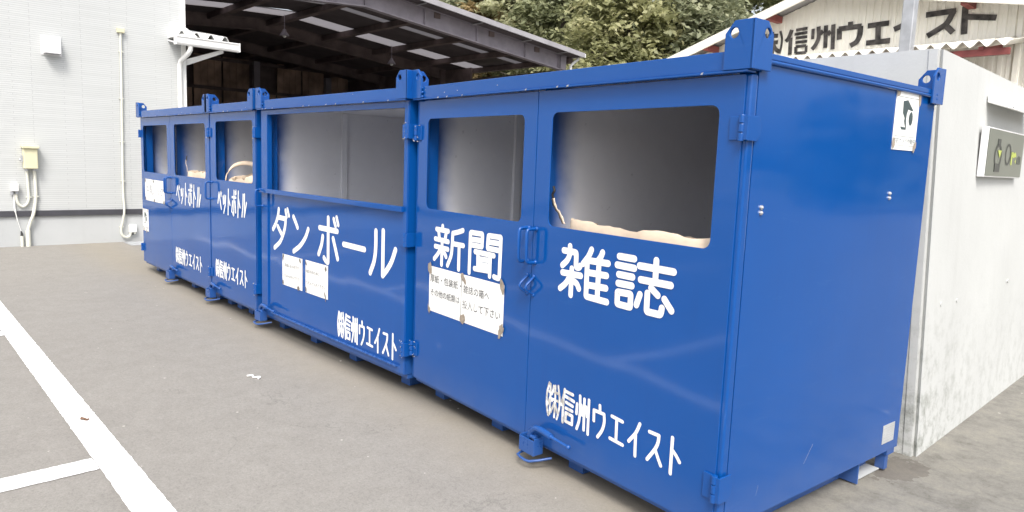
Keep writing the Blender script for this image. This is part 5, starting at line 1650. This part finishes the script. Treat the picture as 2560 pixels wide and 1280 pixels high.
def tree(label, px_dir, dist, ztop, kind, leaf_m, group='trees on the slope behind the shed', rot=0.0, sc=1.0, kindname='tree'):
    me, rx, rz = KIND[kind]
    x = 3.568 + px_dir[0]*dist; y = -2.429 + px_dir[1]*dist
    zb_ = hill_z(x, y)
    t = thing(kindname, label, 'tree', (x, y, zb_), rot, group)
    key = (kind, leaf_m)
    if key not in TMESH:
        m2 = me.copy(); m2.materials.append(M[leaf_m]); TMESH[key] = m2
    o = bpy.data.objects.new('crown', TMESH[key]); COL.objects.link(o); o.parent = t
    o.location = (0, 0, (ztop - rz*0.93*sc) - zb_); o.scale = (sc, sc, sc); o.rotation_euler = (0, 0, rot*2.3)
    if ('trunk', kind) not in TMESH:
        b_ = TM[kind].build('trunk', M['bark'], t); TMESH[('trunk', kind)] = b_.data
    else:
        b_ = bpy.data.objects.new('trunk', TMESH[('trunk', kind)]); COL.objects.link(b_); b_.parent = t
    h0 = 8.2 if kind != 'conifer' else 11
    s_ = max(0.4, (ztop - zb_)*0.93/h0); b_.scale = (s_, s_, s_)
    return t
def dirx(px):
    tb = [(1000,-.836,.548),(1100,-.803,.596),(1200,-.768,.64),(1300,-.731,.682),(1400,-.692,.722),(1500,-.651,.759),(1600,-.608,.794),(1700,-.565,.825),(1800,-.521,.854),(1900,-.477,.879),(2000,-.433,.901)]
    for a, b in zip(tb[:-1], tb[1:]):
        if a[0] <= px <= b[0]:
            f = (px - a[0])/(b[0]-a[0]); return (a[1]+(b[1]-a[1])*f, a[2]+(b[2]-a[2])*f)
specs = [
 ('yellowing broad tree standing right of the shed roof corner', 1565, 33, 10.6, 'maple', 'leaf_yellow', 0.4, 1.0),
 ('olive green tree rising just behind the shed roof corner', 1400, 36, 11.6, 'maple', 'leaf_olive', 1.3, 1.0),
 ('lower yellow green tree in front, filling the gap beside the shed downpipe', 1480, 31, 7.6, 'maple', 'leaf_yellow', 2.1, 0.85),
 ('dark green conifer between the yellow tree and the cream roof', 1690, 40, 13.2, 'conifer', 'leaf_dark', 0.2, 1.15),
 ('grey green spreading tree above the nearest box', 1760, 34, 9.9, 'maple', 'leaf_dark', 3.0, 1.05),
 ('tall olive tree over the roof edge of the cream building', 1860, 38, 11.7, 'broad', 'leaf_olive', 0.9, 1.1),
 ('rusty brown tree behind the upper shed roof', 1235, 42, 11.6, 'broad', 'leaf_rust', 2.6, 1.0),
 ('olive broad crown showing above the middle of the shed roof', 1310, 40, 12.0, 'broad', 'leaf_olive', 4.1, 1.0),
 ('dark leafy tree behind the shed roof at the left of the wood', 1140, 44, 12.6, 'broad', 'leaf_dark', 5.0, 1.1),
 ('small dark tree low behind the cream gable end', 1890, 33, 8.0, 'broad', 'leaf_dark', 1.9, 0.85),
 ('low dark tree standing under the conifer', 1650, 33, 7.2, 'broad', 'leaf_olive', 4.4, 0.8),
 ('dark conifer rising behind the yellow tree', 1475, 46, 15.0, 'conifer', 'leaf_dark', 1.0, 1.3),
 ('tall conifer at the right edge of the wood above the cream roof', 1950, 44, 13.6, 'conifer', 'leaf_dark', 2.2, 1.2),
]
for (lab, px, dist, zt_, kd, lm_, ro, sc_) in specs:
    tree(lab, dirx(px), dist, zt_, kd, lm_, rot=ro, sc=sc_)
for (lab, x_, y_, zt_, kd, lm_, ro, sc_) in (
  ('dark bushy tree out beyond the end of the concrete wall', 10.5, 27.0, 4.6, 'broad', 'leaf_dark', 0.3, 0.75),
  ('olive bushy tree right of the concrete wall, out past the yard', 14.5, 29.0, 5.2, 'broad', 'leaf_olive', 1.7, 0.85),
  ('low dark tree nearest the cream wing', 7.4, 25.0, 3.8, 'broad', 'leaf_dark', 2.8, 0.65),
  ('far right dark tree at the yard edge', 19.0, 27.0, 5.0, 'broad', 'leaf_dark', 4.0, 0.8)):
    d0 = math.hypot(x_-3.568, y_+2.429)
    tree(lab, ((x_-3.568)/d0, (y_+2.429)/d0), d0, zt_, kd, lm_, 'trees at the yard edge', ro, sc_)
# the far wood reads as one mass
R_ = random.Random(12); big_v = []; mats_ = ['leaf_dark', 'leaf_olive', 'leaf_rust']
wood = None
bmv = []; bmt = []; bml = []
for i in range(30):
    px = 1060 + (i*31.7) % 930; dist = R_.uniform(48, 58) if i % 3 else R_.uniform(44, 49)
    dx = dirx(min(1999, px)); x = 3.568 + dx[0]*dist; y = -2.429 + dx[1]*dist
    me, rx, rz = KIND['broad' if i % 4 else 'conifer']
    co = np.empty(len(me.vertices)*3); me.vertices.foreach_get('co', co); co = co.reshape(-1, 3)
    tn = np.empty(len(me.vertices)); me.attributes['tone'].data.foreach_get('value', tn)
    a = R_.uniform(0, 6.28); s_ = R_.uniform(1.0, 1.4)
    rot = np.array([[math.cos(a), -math.sin(a), 0], [math.sin(a), math.cos(a), 0], [0, 0, 1]])
    zt_ = 1.49 + dist*R_.uniform(0.19, 0.245)
    if i % 3 == 0: zt_ = 1.49 + dist*R_.uniform(0.14, 0.17)
    co = co @ rot.T * s_ + np.array([x, y, zt_ - rz*s_])
    bmv.append(co); bmt.append(np.clip(tn*0.8 + R_.uniform(-0.1, 0.25), 0, 1))
V = np.concatenate(bmv); T_ = np.concatenate(bmt); k = len(V)//4
me = bpy.data.meshes.new('woodland')
me.vertices.add(4*k); me.vertices.foreach_set('co', V.ravel())
me.loops.add(4*k); me.loops.foreach_set('vertex_index', np.arange(4*k))
me.polygons.add(k); me.polygons.foreach_set('loop_start', np.arange(k)*4); me.polygons.foreach_set('loop_total', np.full(k, 4))
at = me.attributes.new('tone', 'FLOAT', 'POINT'); at.data.foreach_set('value', T_)
me.update(calc_edges=True)
me.materials.append(M['leaf_dark'])
wood = bpy.data.objects.new('woodland', me); COL.objects.link(wood)
tag(wood, 'dense far wood filling the slope behind the nearer trees', 'woodland', kind='stuff')
